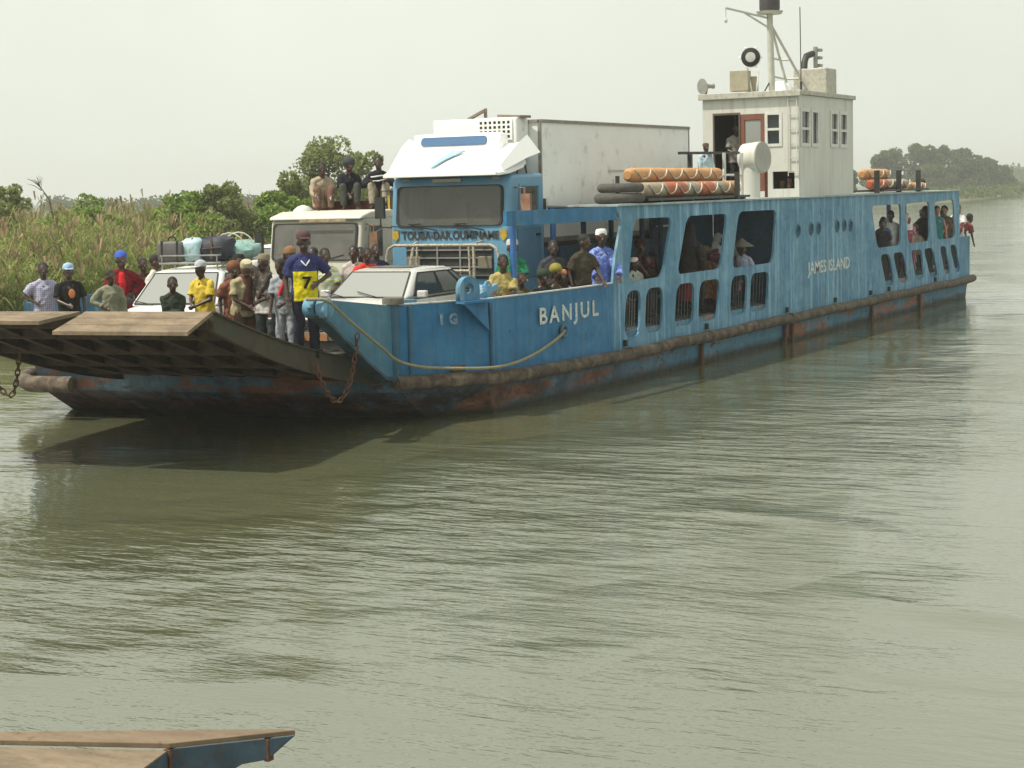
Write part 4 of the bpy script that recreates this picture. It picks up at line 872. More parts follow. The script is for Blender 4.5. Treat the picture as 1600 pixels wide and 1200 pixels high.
# ---- cream lorry
TC = tag(empty('cargo_lorry', (7.5, 6.45, 1.02), R(2)), 'old cream cab lorry with dark red cargo boards, three men riding on top', 'truck')
carve(prof(TC, 'cab', [(.0, .55), (.0, 1.32), (.14, 2.16), (.22, 2.24), (1.6, 2.28), (1.6, .55)], 1.08, CREAM, .07), [(-.2, .5, -.94, .96, 1.42, 2.10), (.42, 1.5, -1.0, 1.0, .9, 2.16), (.42, .93, -1.2, 1.2, 1.44, 2.06)])
f = MB(); f.box((1.46, 0, 1.55), (.03, 1.96, 1.2)); f.build('cab_lining', MATS['cab_lining_grey'], TC)
f = MB(); f.box((1.25, 0, 1.45), (.16, 1.7, .85)); f.build('seats', MATS['cab_seats'], TC)
prof(TC, 'cab_roof', [(.06, 2.20), (.10, 2.27), (.5, 2.36), (1.3, 2.38), (1.64, 2.28), (1.64, 2.2)], 1.09, CREAM, .05)
xf0 = xface
def xface(z): return 0 if z < 1.32 else .14 * (z - 1.32) / .84
fpane(TC, 'windscreen', -.96, .98, 1.40, 2.12, GLASSC, r=.09)
f = MB(); f.box((-.012, -.25, 2.185), (.02, 1.1, .05)); f.build('rusty_gutter', mat('rusty_gutter_strip', (.34, .24, .14), .8, var=.5, scale=12), TC)
f = MB(); f.box((-.01, 0, .98), (.04, 1.5, .34)); gr = f.build('grille', GRILLD, TC); f = MB()
for z in (.86, .98, 1.1): f.box((-.04, 0, z), (.02, 1.46, .02))
f.build('grille_bar', GREYM, gr)
for y in (-.85, .85): f = MB(); f.cyl((.02, y, .98), (-.04, y, .98), .11, n=16); f.build('headlight', LAMPC, TC)
prof(TC, 'bumper', [(-.16, .4), (-.16, .68), (.1, .68), (.1, .4)], 1.12, CREAM, .02)
for y in (-.4, .4): f = MB(); f.bar((-.02, y + .25, 1.37), (.01, y - .3, 1.5), .02, .016); f.build('wiper', BLACK, TC)
for s in (-1, 1):
    f = MB(); f.prism([(.36, s * 1.06, 1.42), (.95, s * 1.06, 1.42), (.95, s * 1.06, 2.08), (.42, s * 1.06, 2.08)], (0, s * .008, 0)); dw = f.build('side_window', GLASST, TC)
    f = MB(); f.bar((.32, s * 1.09, 1.42), (.42, s * 1.09, 2.08), .03, .02); f.bar((.42, s * 1.09, 1.9), (.95, s * 1.09, 2.0), .03, .02); f.build('window_frame', GREYM, dw)
    f = MB(); f.box((.72, s * 1.08, 1.0), (.85, .02, .75)); d = f.build('door', CREAM, TC, bevel=.008); f = MB(); f.box((1.05, s * 1.095, 1.25), (.14, .02, .04)); f.build('handle', DARKM, d)
    f = MB(); f.box((.1, s * 1.36, 1.72), (.06, .18, .46)); f.tube([(.3, s * 1.08, 2.1), (.1, s * 1.36, 2.08), (.1, s * 1.36, 1.4), (.3, s * 1.08, 1.3)], .016, 6); f.build('wing_mirror', DARKM if s > 0 else MATS['mirror_back_brown'], TC)
f = MB(); f.box((1.75, 0, 1.75), (.08, 2.2, 1.62)); f.box((4.2, 1.08, 1.75), (4.9, .06, 1.5)); f.box((4.2, -1.08, 1.75), (4.9, .06, 1.5)); f.box((6.6, 0, 1.75), (.06, 2.2, 1.5)); f.box((4.2, 0, 1.0), (4.9, 2.2, .1))
f.build('cargo_boards', REDT, TC)
f = MB(); rnd = random.Random(4); secs = []
for i in range(12):
    x = 1.85 + 4.6 * i / 11; secs.append([(x, y, 2.38 + rnd.uniform(0, .12) - .12 * abs(y) ** 2) for y in np.linspace(-1.02, 1.02, 9)] + [(x, 1.02, 1.2), (x, -1.02, 1.2)])
f.loft(secs); f.build('cargo_cover', TARP, TC, smooth=50)
f = MB(); f.cyl((1.62, -.98, 1.2), (1.62, -.98, 2.72), .075, n=12); f.lathe((1.62, -.98, 2.7), (1.62, -.98, 2.8), [(0, .1), (.6, .1), (1, .06)], 12); f.build('air_intake', DARKM, TC, smooth=40)
f = MB(); f.box((1.6, -.87, 2.4), (.04, .05, .5)); f.build('yellow_strip', SHIELD, TC)
f = MB()
for y in (-.4, .4): f.box((3.6, y, .8), (6, .1, .2))
f.build('chassis', DARKM, TC)
for x in (.75, 4.6):
    for s in (-1, 1): wheel(TC, x, s * .92, .46, .26)
f = MB(); f.lathe((8.35, 7.25, 3.36), (8.35, 7.25, 3.52), [(0, .22), (.4, .2), (.8, .12), (1, .03)], 18); tag(f.build('basin', mat('pale_enamel', (.5, .52, .48), .4, var=.1), smooth=50), 'pale upturned basin on the cream lorry roof', 'basin')

# ------------------------------------------------------------------ loose things on the ferry
def tyre_thing(loc, r, w, label):
    f = MB(); pr = []; n = 14
    for i in range(n + 1): a = 2 * PI * i / n; pr.append((.5 + .5 * math.sin(a) * .98, r * .78 + r * .22 * math.cos(a) * 1.0))
    c = V(loc); m = 28; vs = [(c.x + q * math.cos(2 * PI * k / m), c.y + q * math.sin(2 * PI * k / m), c.z + t * w) for t, q in pr[:-1] for k in range(m)]
    fs = [(i * m + k, i * m + (k + 1) % m, ((i + 1) % n) * m + (k + 1) % m, ((i + 1) % n) * m + k) for i in range(n) for k in range(m)]
    f.add(vs, fs); return tag(f.build('tyre', TYREM, smooth=60), label, 'tyre', 'old tyres stacked on the gallery roof')
tyre_thing((9.42, .55, 3.406), .50, .21, 'larger worn tyre at the bottom of the roof stack'); tyre_thing((9.42, .52, 3.617), .46, .19, 'smaller worn tyre lying on top of another')
def buoy(name, label, cat, y, z, x0, x1, r, bands, group):
    root = tag(empty(name, (x0, y, z - r)), label, cat, group)
    L_ = x1 - x0
    for nm, m, a, b, rr in bands:
        f = MB(); f.lathe((a * L_, 0, r), (b * L_, 0, r), [(0, rr * .9), (.03, rr), (.97, rr), (1, rr * .9)] if (a > .001 and b < .999) else ([(0, rr * .55), (.06, rr * .92), (.14, rr), (1, rr)] if a <= .001 else [(0, rr), (.86, rr), (.94, rr * .92), (1, rr * .55)]), 16)
        f.build(nm, m, root, smooth=40)
    f = MB(); n = max(3, int(L_ / .72))
    for i in range(n):
        xa, xb = L_ * (i + .1) / n, L_ * (i + 1.1) / n; xb = min(xb, L_ - .03)
        f.tube([(xa + (xb - xa) * t, -(r + .015) * math.cos(.75 - 1.25 * math.sin(PI * t)), r + (r + .015) * math.sin(.75 - 1.25 * math.sin(PI * t))) for t in np.linspace(0, 1, 9)], .014, 5)
    f.build('grab_line', ROPEL, root); return root
G_ = 'buoyant life floats racked on the gallery roof'
buoy('life_float', 'long plain orange life float on top of the forward rack', 'life float', .78, 3.96, 10.3, 15.25, .15, [('float_body', ORNG, 0, .36, .15), ('float_body', ORNG, .36, .72, .145), ('float_body', ORNG, .72, 1, .15)], G_)
buoy('life_float', 'white life float with red bands, below the long orange one', 'life float', .42, 3.655, 10.15, 13.05, .16, [('float_body', FWHITE, 0, .36, .155), ('red_band', ORED, .36, .72, .16), ('float_body', FWHITE, .72, 1, .155)], G_)
buoy('life_float', 'netted orange and white life float beside the wheelhouse end of the forward rack', 'life float', .42, 3.655, 13.1, 15.35, .16, [('red_band', ORED, 0, .28, .16), ('float_body', FWHITE, .28, .62, .155), ('red_band', ORNG, .62, 1, .16)], G_)
buoy('life_float', 'orange life float on top of the stern rack', 'life float', .6, 3.92, 25.3, 27.6, .15, [('float_body', ORNG, 0, .5, .15), ('float_body', ORNG, .5, 1, .15)], G_)
buoy('life_float', 'orange red and white banded life float at the foot of the stern rack', 'life float', .4, 3.64, 25.3, 28.9, .145, [('red_band', ORED, 0, .42, .145), ('float_body', FWHITE, .42, 1, .142)], G_)
buoy('life_float', 'single tan life float lying past the stern rack', 'life float', .42, 3.55, 29.0, 30.7, .12, [('float_body', ORNG, 0, 1, .12)], G_)
f = MB(); f.ell((31.0, .6, 3.58), (.26, .22, .18), 12, 8); f.ell((30.85, .5, 3.66), (.15, .15, .13), 10, 6); tag(f.build('net_bundle', BLACK, smooth=60), 'black bundled net at the stern end of the roof', 'bundle')
# mooring rope slung along the bow
pts = [(-.9, .86, 2.2), (-.80, .62, 2.19), (-.55, .62, 2.08), (-.2, .66, 1.9), (.35, .70, 1.62), (.95, .74, 1.32), (1.5, .80, 1.07), (2.0, .64, .93), (2.6, .30, .86), (3.2, .05, .82), (3.8, -.04, .84), (4.5, -.05, .92), (5.1, -.05, 1.04), (5.5, -.05, 1.15), (5.74, -.03, 1.23), (5.78, .1, 1.23)]
def smooth_pts(P, k=6):
    P = [V(p) for p in P]; out = []
    for i in range(len(P) - 1):
        p0, p1, p2, p3 = P[max(i - 1, 0)], P[i], P[i + 1], P[min(i + 2, len(P) - 1)]
        for j in range(k):
            t = j / k; out.append(.5 * ((2 * p1) + (p2 - p0) * t + (2 * p0 - 5 * p1 + 4 * p2 - p3) * t * t + (3 * p1 - p0 - 3 * p2 + p3) * t ** 3))
    return out + [P[-1]]
f = MB(); f.tube(smooth_pts(pts), .026, 8); tag(f.build('mooring_rope', ROPEM, smooth=60), 'old mooring rope drooping along the bow from the wing nose to its fairlead', 'rope')
def chain(pts, label, size=.055):
    P = smooth_pts(pts, 12); L_ = [0]
    for a, b in zip(P, P[1:]): L_.append(L_[-1] + (b - a).length)
    f = MB(); n = int(L_[-1] / (size * 1.55)); j = 0
    for i in range(n + 1):
        s = L_[-1] * i / n
        while j < len(P) - 2 and L_[j + 1] < s: j += 1
        t = (s - L_[j]) / max(L_[j + 1] - L_[j], 1e-6); c = P[j].lerp(P[j + 1], t); d = (P[j + 1] - P[j]).normalized()
        side = d.cross(V((.5, .8, .1))).normalized(); up = side.cross(d)
        if i % 2: side, up = up, -side
        f.tube([c + d * size * 1.15 * math.cos(a) + side * size * .62 * math.sin(a) for a in np.linspace(0, 2 * PI, 10, endpoint=False)], size * .22, 5, True)
    return tag(f.build('chain', RUST), label, 'chain', 'rusty chains looped below the ramp sides')
chain([(-.55, .98, 1.22), (-.50, .93, .98), (-.36, .92, .76), (-.12, .9, .61), (.10, .88, .74), (.24, .86, 1.0), (.32, .84, 1.3), (.36, .82, 1.55)], 'rusty chain hanging below the wing nose and the near ramp girder')
chain([(-2.62, 5.62, 1.5), (-2.55, 5.5, 1.2), (-2.5, 5.35, .90), (-2.42, 5.26, .82), (-2.38, 5.18, 1.0), (-2.34, 5.12, 1.42)], 'rusty chain loop under the far edge of the ramp')
# bicycle parked in the front of the gallery
BK = tag(empty('bicycle', (4.55, .62, 1.02), R(6)), 'pale bicycle parked behind the bulwark, only its handlebar showing', 'bicycle'); BM = mat('pale_bike_paint', (.45, .42, .30), .5)
for x in (0, 1.05):
    f = MB(); f.torus((x, 0, .34), .31, .022, ax=(0, 1, 0), n=24, k=6); w_ = f.build('wheel', BLACK, BK); f = MB(); f.torus((x, 0, .34), .285, .01, ax=(0, 1, 0), n=24, k=5)
    for k in range(8): a = PI * k / 8; f.cyl((x - .28 * math.cos(a), 0, .34 - .28 * math.sin(a)), (x + .28 * math.cos(a), 0, .34 + .28 * math.sin(a)), .003, n=4)
    f.build('rim', CHROME, w_)
f = MB()
for a, b in (((0, .34), (.42, .34)), ((.42, .34), (.35, .88)), ((.42, .34), (.82, .78)), ((.36, .80), (.82, .80)), ((.80, .92), (.9, .6)), ((.9, .6), (1.05, .34)), ((0, .34), (.36, .80))): f.cyl((a[0], 0, a[1]), (b[0], 0, b[1]), .018, n=8)
f.build('frame', BM, BK); f = MB(); f.ell((.34, 0, .93), (.14, .08, .04)); f.build('saddle', BLACK, BK)
f = MB(); f.cyl((.8, 0, .9), (.78, 0, 1.08), .016, n=8); f.tube([(.62, -.27, 1.12), (.78, -.22, 1.12), (.84, -.08, 1.08), (.84, .08, 1.08), (.78, .22, 1.12), (.62, .27, 1.12)], .013, 8); f.build('handlebar', BM, BK)
f = MB(); f.lathe((.86, 0, 1.05), (.98, 0, 1.07), [(0, .03), (.6, .06), (1, .06)], 12); f.build('lamp', CHROME, BK)

# ------------------------------------------------------------------ ramp of the shore in the lower corner
JZ = .7; _k = (3.7 - JZ) / 2.5
def jp(x, y, z=JZ): return V((CAM.x + (x - CAM.x) * _k, CAM.y + (y - CAM.y) * _k, z))
JR = tag(empty('loading_ramp', jp(-16.6, -8.7, 0)), 'worn tan loading ramp tip with blue steel side, jutting over the water nearest the viewer', 'ramp'); jo = V(JR.location)
f = MB(); A_, B_, Cc, D_, E_ = jp(-15.90, -9.35), jp(-16.31, -8.93), jp(-16.9, -7.4), jp(-16.75, -7.3), jp(-16.05, -9.05)
E0 = jp(-15.92, -9.26); far_ = jp(-16.85, -7.25)
f.prism([p - jo for p in (A_, B_, jp(-16.62, -8.08), jp(-17.0, -7.2), jp(-16.9, -7.2), jp(-16.49, -8.06), E0)], (0, 0, -.03)); f.build('lip_flap', WOODB, JR, bevel=.004)
f = MB(); f.prism([p - jo - V((0, 0, .035)) for p in (B_ + V((-.02, 0, 0)), jp(-16.64, -8.08), jp(-17.02, -7.2), jp(-17.9, -7.5), jp(-17.3, -9.2), jp(-16.67, -9.02))], (0, 0, -.03)); f.build('deck_plate', WOODT, JR)
f = MB(); dn = V((0, 0, -1)); a_, b_ = A_ - jo - V((0, 0, .03)), B_ - jo - V((0, 0, .03)); a2 = a_.lerp(b_, .22); am = a_.lerp(b_, .6)
inw = V((-.6, .1, 0)).normalized() * .03
f.prism([a_, b_, b_ + dn * .30, am + dn * .19, a_.lerp(b_, .42) + dn * .13, a2 + dn * .12], inw); JS = f.build('side_girder', mat('blue_girder_stained', (.04, .07, .095), .8, var=.45, scale=4, dirt=(.06, .035, .02)), JR)
f = MB(); f.prism([b_ + dn * .01, jp(-16.67, -9.02) - jo + dn * .05, jp(-17.3, -9.2) - jo + dn * .05, jp(-17.3, -9.2) - jo + dn * .5, b_ + dn * .45], (.0, .03, 0)); f.build('side_girder', MATS['blue_girder_stained'], JR)
f = MB(); f.bar(a2 + dn * .0, a2 + dn * .13, .03, .05); f.build('girder_rib', RUST, JS); f = MB(); f.bar(b_, b_ + dn * .4, .04, .06); f.build('girder_rib', RUST, JS)
# ------------------------------------------------------------------ people
FOLD = bpy.data.textures.new('folds', 'CLOUDS'); FOLD.noise_scale = .11; FOLD.noise_depth = 2
def remeshed(mb, vox, smooth_it=2, fold=0.):
    me = bpy.data.meshes.new('tmp'); me.from_pydata(mb.v, [], mb.f)
    o = bpy.data.objects.new('tmp', me); COL.objects.link(o)
    r = o.modifiers.new('r', 'REMESH'); r.mode = 'VOXEL'; r.voxel_size = vox; r.use_smooth_shade = True
    if smooth_it: q = o.modifiers.new('s', 'SMOOTH'); q.iterations = smooth_it; q.factor = .5
    if fold: q = o.modifiers.new('d', 'DISPLACE'); q.texture = FOLD; q.strength = fold; q.mid_level = .5; q.texture_coords = 'LOCAL'
    out = evalmesh(o); bpy.data.objects.remove(o); bpy.data.meshes.remove(me)
    out.polygons.foreach_set('use_smooth', [True] * len(out.polygons)); return out
def mobj(name, me, ms, parent):
    me.name = name; me.materials.clear()
    for m in (ms if isinstance(ms, (list, tuple)) else [ms]): me.materials.append(m)
    o = bpy.data.objects.new(name, me); COL.objects.link(o); o.parent = parent; return o
def ik(a, b, l1, l2, pole):
    d = b - a; L_ = d.length
    if L_ > (l1 + l2) * .995: b = a + d * ((l1 + l2) * .995 / L_); d = b - a; L_ = d.length
    n = d.normalized(); x = (l1 * l1 - l2 * l2 + L_ * L_) / (2 * L_); h = math.sqrt(max(l1 * l1 - x * x, 0))
    p = V(pole); p = p - n * p.dot(n); p = p.normalized() if p.length > 1e-5 else V((0, -1, 0))
    return a + n * x + p * h, b
def person(label, X, Y, Z0, H=1.72, face=0., pose='stand', lean=0., turn=0., nod=0., arms=('down', 'down'), shirt=None, pants=None, sleeve='short',
           hat=None, skin=0, robe=False, girth=1., seat=.45, vox=.012, group=None, shawl=None, female=False):
    s = H / 1.75
    if group == GG and vox > .015 and pose == 'sit': seat += .10
    if group in (GG, GS):            # keep clear of the side plating, sliding along the line of sight
        if pose == 'sit': face -= 24; turn += 24
        y1 = max(Y, .58 if pose == 'sit' and robe else .49 if pose == 'sit' else .38 if robe else .32)
        X += (X - CAM.x) / (Y - CAM.y) * (y1 - Y); Y = y1
        if group == GS: X = min(X, 34.45)
    dirv = V((CAM.x - X, CAM.y - Y)).normalized(); rz = math.atan2(dirv.y, dirv.x) - PI / 2 + R(face)
    root = tag(empty('person', (X, Y, Z0), rz), label, 'person', group)
    hipz = {'stand': .93, 'sit': seat + .07, 'squat': seat + .07}[pose] * (s if pose == 'stand' else 1)
    hip = V((0, 0, hipz)); Rl = Matrix.Rotation(-R(lean), 3, 'X'); up = Rl @ V((0, 0, 1)); fw = Rl @ V((0, 1, 0)); xa = V((1, 0, 0))
    T = lambda z, y=0., x=0.: hip + (up * z + fw * y + xa * x) * s
    chest, neck = T(.36), T(.53)
    hs = s * 1.14
    Rh = Matrix.Rotation(R(turn), 3, 'Z') @ Matrix.Rotation(-R(lean * .45 + nod), 3, 'X')
    head = neck + Rh @ V((0, .025, .165)) * s
    hd = lambda x, y, z: head + Rh @ V((x, y, z)) * hs
    g = girth
    legs = []
    for k in (-1, 1):
        h = hip + V((k * .09 * s * g, 0, -.02))
        if pose == 'stand': kn, an = V((k * .105 * s, .03, hipz * .53)), V((k * .115 * s, -.01, .085 * s))
        elif pose == 'sit': kn, an = V((k * .15 * s, .42 * s, hipz + .03)), V((k * .15 * s, .40 * s, hipz - .40 * s))
        else: kn, an = V((k * .15 * s, .36 * s, hipz + .24)), V((k * .13 * s, .42 * s, hipz - .17))
        legs.append((h, kn, an, an + V((k * .03, .15, -.055)) * s))
    arm = []
    for i, k in enumerate((-1, 1)):
        sh = T(.445, 0, k * .178 * g); p = arms[i]; pole = V((k * .6, -1, -.2))
        tg = {'down': lambda: V((k * .26 * s, .05, hipz - .06)), 'hip': lambda: hip + V((k * .17 * g, .09, .12)) * s, 'front': lambda: T(.10, .27, k * .06), 'cross': lambda: T(.20, .21, -k * .11),
              'rail': lambda: T(.08, .38, k * .2), 'knee': lambda: legs[i][1] + V((0, .03, .10)), 'clasp': lambda: V((k * .04, .40 * s, hipz + .10 * s)), 'up': lambda: T(.75, .2, k * .3), 'reach': lambda: T(.30, .52, k * .16),
              'hug': lambda: legs[i][1].lerp(legs[i][2], .35) + V((0, .07, 0)), 'chin': lambda: T(.55, .2, k * .05)}[p]() if isinstance(p, str) else V(p) * s
        if p == 'hip': pole = V((k * 1, -.5, 0))
        if p in ('cross', 'front', 'clasp'): pole = V((k * .8, -.4, -.6))
        el, wr = ik(sh, tg, .285 * s, .255 * s, pole); arm.append((sh, el, wr))
    # ---- body: one continuous skin
    b = MB(); n = 12
    b.lathe(T(-.08), neck, [(-.04, .05), (.0, .135 * g), (.12, .155 * g), (.35, .125 * g), (.6, .15 * g), (.78, .16 * g), (.92, .10), (.98, .05)], n, xd=xa, sx=1.08 * s, sy=.70 * s)
    b.cap(T(.445, 0, -.15 * g), T(.50, 0, -.03), .055 * s, .06 * s); b.cap(T(.445, 0, .15 * g), T(.50, 0, .03), .055 * s, .06 * s)
    b.cap(neck - up * .07 * s, head - V((0, 0, .03)), .062 * s, .056 * s)
    b.ell(head + Rh @ V((0, 0, .02)) * hs, (.076 * hs, .094 * hs, .108 * hs), 16, 12, Rh); b.ell(hd(0, .028, -.058), (.054 * hs, .062 * hs, .058 * hs), 12, 8, Rh)
    b.cap(hd(0, .088, .015), hd(0, .105, -.022), .011 * hs, .019 * hs, 8); b.ell(hd(0, .083, -.055), (.028 * hs, .016 * hs, .013 * hs), 8, 6, Rh)
    b.cap(hd(-.03, .083, .03), hd(.03, .083, .03), .012 * hs, n=8)
    for k in (-1, 1): b.ell(hd(k * .078, -.005, -.005), (.014 * hs, .026 * hs, .036 * hs), 8, 6, Rh)
    for h, kn, an, to in legs:
        b.cap(h, kn, .082 * s * g, .055 * s); b.cap(kn, an, .056 * s, .036 * s); b.cap(an + V((0, -.04, -.03)) * s, to, .036 * s, .026 * s, 8)
    for i, (sh, el, wr) in enumerate(arm):
        k = (-1, 1)[i]; b.cap(sh, el, .046 * s, .037 * s); b.cap(el, wr, .038 * s, .026 * s)
        d = (wr - el).normalized(); sd = d.cross(V((0, 1, 0)) if abs(d.y) < .8 else V((0, 0, 1))).normalized(); nn_ = sd.cross(d)
        if arms[i] in ('rail', 'knee', 'clasp', 'hug', 'cross'): d = (d * .6 + V((0, .15, -.6))).normalized(); sd = (sd - d * sd.dot(d)).normalized(); nn_ = sd.cross(d)
        pc = wr + d * .045 * s; b.ell(pc, (.040 * s, .020 * s, .05 * s), 10, 6, Matrix((sd, nn_, d)).transposed())
        for q, ln in ((-.028, .062), (-.010, .075), (.010, .078), (.027, .066)):
            a0 = pc + (sd * q + d * .035) * s; a1 = a0 + (d * ln * .55 + sd * q * .25) * s; a2 = a1 + (d * ln * .42 + nn_ * ln * .35) * s; b.cap(a0, a1, .0105 * s, .010 * s, 6, 2); b.cap(a1, a2, .010 * s, .0085 * s, 6, 2)
        t0 = pc + (-sd * k * .03 - d * .02) * s; b.cap(t0, t0 + (-sd * k * .03 + d * .04) * s, .0125 * s, .0105 * s, 6, 2)
    me = remeshed(b, vox)
    body = mobj('body', me, [SKINS[skin], EYEW], root)
    co = np.empty(len(me.polygons) * 3); me.polygons.foreach_get('center', co); co = co.reshape(-1, 3); mi = np.zeros(len(me.polygons), dtype=np.int32)
    for k in (-1, 1):
        e = np.array(hd(k * .031, .088, .012)); mi[np.linalg.norm(co - e, axis=1) < .0085] = 1
    me.polygons.foreach_set('material_index', mi)
    # ---- clothes
    if pants is not None and not robe:
        b = MB(); b.lathe(T(-.1), T(.13), [(0, .12 * g), (.25, .175 * g), (.7, .165 * g), (1, .145 * g)], n, xd=xa, sx=1.08 * s, sy=.74 * s)
        for h, kn, an, to in legs:
            b.cap(h, kn, .105 * s * g, .082 * s); b.lathe(kn, an, [(-.12, .05 * s), (0, .083 * s), (.5, .078 * s), (.93, .070 * s)], 10)
        mobj('trousers', remeshed(b, max(vox, .014), 2, .035), pants, root)
        b = MB()
        for h, kn, an, to in legs: b.cap(an + V((0, -.045, -.042)) * s, to + V((0, .015, .0)) * s, .044 * s, .034 * s, 8)
        mobj('shoes', remeshed(b, max(vox, .014)), mat('dark_shoes', (.03, .025, .02), .7), root)
    if shirt is not None:
        b = MB(); wd = .06 if robe else 0
        b.lathe(T(-.13), neck, [(0, .186 * g), (.2, .182 * g), (.42, .172 * g), (.65, .176 * g), (.78, .168 * g), (.9, .115), (.975, .08)], 16, xd=xa, sx=1.1 * s, sy=.76 * s)
        b.cap(T(.435, 0, -.165 * g), T(.49, 0, -.04), .07 * s, .075 * s); b.cap(T(.435, 0, .165 * g), T(.49, 0, .04), .07 * s, .075 * s)
        for sh, el, wr in arm:
            if sleeve == 'none': continue
            b.lathe(sh, el, [(-.2, .03 * s), (-.08, .055 * s), (.05, .07 * s), (.55, .078 * s + wd * .5)] + ([(.78, .084 * s)] if sleeve == 'short' else [(1.0, .066 * s + wd * .5)]), 10)
            if sleeve == 'long': b.lathe(el, wr, [(-.1, .045 * s), (0, .064 * s + wd * .5), (.93, .05 * s + wd * .6)], 10)
        if robe:
            if pose == 'stand': b.lathe(T(.05), V((0, .02, .12)), [(0, .15 * g), (.25, .20 * g), (1, .25 * g)], 16, xd=xa, sx=1.05 * s, sy=.85 * s)
            else:
                kn0 = (legs[0][1] + legs[1][1]) / 2; an0 = (legs[0][2] + legs[1][2]) / 2; b.cap(hip, kn0, .19 * s, .17 * s, 14, xd=xa, sx=1.2, sy=.75); b.lathe(kn0, an0, [(-.1, .1), (0, .19 * s), (.9, .2 * s)], 14, xd=xa, sx=1.2, sy=.8)
        mobj('shirt' if not robe else 'robe', remeshed(b, max(vox, .014), 3, .045), shirt, root)
    if shawl is not None:
        b = MB(); b.lathe(T(.28), T(.58), [(0, .215 * g), (.5, .205 * g), (.8, .13), (1, .09)], 14, xd=xa, sx=1.1 * s, sy=.85 * s); b.cap(T(.5, .12, -.15), T(.15, .16, .05), .05 * s, .04 * s); mobj('shawl', remeshed(b, .016), shawl, root)
    hc = hd(0, -.005, .03)
    if hat is None or hat[0] in ('cap',):
        b = MB(); b.ell(hd(0, -.014, .045), (.083 * hs, .096 * hs, .094 * hs), 14, 8, Rh); 
        if female: b.ell(hd(0, -.06, .03), (.09 * hs, .08 * hs, .10 * hs), 12, 8, Rh)
        if not hat: b.build('hair', HAIRM, root, smooth=60)
    if hat:
        kind, m = hat[0], hat[1]; b = MB(); hu = Rh @ V((0, 0, 1))
        if kind == 'cap':
            b.lathe(hd(0, -.008, .045), hd(0, -.015, .15), [(0, .092 * hs), (.45, .092 * hs), (.8, .07 * hs), (1, .02 * hs)], 14); bd = hat[2] if len(hat) > 2 else 1
            q = MB(); b.loft([[hd(-.07, .06 * bd, .05), hd(.07, .06 * bd, .05), hd(.07, .06 * bd, .062), hd(-.07, .06 * bd, .062)], [hd(-.055, .165 * bd, .04), hd(.055, .165 * bd, .04), hd(.055, .165 * bd, .05), hd(-.055, .165 * bd, .05)]])
            b.build('cap', m, root, smooth=50)
        elif kind == 'kufi': b.lathe(hd(0, -.015, .05), hd(0, -.02, .145), [(0, .092 * hs), (.6, .09 * hs), (.9, .075 * hs), (1, .03 * hs)], 16); b.build('kufi_cap', m, root, smooth=50)
        elif kind == 'wrap': b.ell(hd(0, -.025, .06), (.112 * hs, .125 * hs, .105 * hs), 14, 10, Rh); b.ell(hd(.02, -.1, .06), (.07 * hs, .06 * hs, .06 * hs), 10, 8, Rh); b.build('head_wrap', m, root, smooth=60)
        elif kind == 'veil': 
            b.ell(hd(0, -.022, .03), (.102 * hs, .11 * hs, .135 * hs), 14, 10, Rh); b.lathe(hd(0, -.05, .0), hd(0, -.06, -.26), [(0, .10 * hs), (.6, .14 * hs), (1, .19 * hs)], 14, sy=.8); b.build('head_veil', m, root, smooth=60)
        elif kind == 'brim': b.lathe(hd(0, -.01, .06), hd(0, -.015, .17), [(0, .17 * hs), (.06, .17 * hs), (.1, .095 * hs), (.8, .085 * hs), (1, .05 * hs)], 18); b.build('hat', m, root, smooth=40)
        elif kind == 'cone': b.lathe(hd(0, 0, .05), hd(0, 0, .22), [(0, .27 * hs), (.08, .25 * hs), (.55, .11 * hs), (1, .02 * hs)], 18); b.build('straw_hat', m, root, smooth=40)
    return root
c = cloth
DK = c((.03, .03, .035)); JEAN = c((.04, .055, .09)); TROU = c((.10, .085, .06)); KHK = c((.19, .17, .11)); GRYC = c((.22, .23, .23)); WHC = c((.66, .66, .62))
GD = 'passengers standing on the bow deck'; GG = 'passengers in the side gallery'; GS = 'passengers looking out of the stern openings'; GT = 'men riding on the cream lorry'
D = 1.02
person('man in a purple checked shirt, farthest to the side of the bow crowd', .84, 7.5, D, 1.64, 6, arms=('down', 'hip'), shirt=c((.25, .24, .34), 'plaid', (.42, .41, .52)), pants=DK, group=GD)
person('man in a pale blue cap and black T-shirt with an orange print', .75, 6.85, D, 1.62, 4, arms=('down', 'front'), shirt=c((.014, .014, .014)), pants=KHK, hat=('cap', c((.30, .42, .55))), group=GD)
person('man in a pale khaki jacket, hand on hip, head turned aside', -.30, 5.05, 1.17, 1.42, 8, turn=25, arms=('down', 'hip'), shirt=c((.22, .22, .15)), pants=DK, sleeve='long', group=GD, shawl=None)
person('man in a bright blue cap, red shirt and dark red jacket', 1.75, 6.55, D, 1.78, 5, turn=12, arms=('hip', 'down'), shirt=c((.16, .012, .016)), pants=DK, sleeve='long', hat=('cap', c((.06, .12, .48)), -1), group=GD)
person('bareheaded man in brown, behind the man with the blue cap', 3.29, 7.35, D, 1.61, 20, arms=('down', 'down'), shirt=c((.07, .03, .022)), pants=DK, group=GD)
person('man in a white shirt seen in profile behind the white estate car', 3.05, 6.95, D, 1.68, 70, turn=10, lean=6, arms=('front', 'down'), shirt=c((.55, .52, .46)), pants=DK, sleeve='short', skin=1, group=GD)
person('man in a dark olive shirt with folded arms before the estate car bonnet', -.15, 3.92, 1.18, 1.5, 4, pose='sit', seat=.52, lean=4, arms=('cross', 'cross'), shirt=c((.035, .045, .03)), pants=DK, sleeve='long', group=GD)
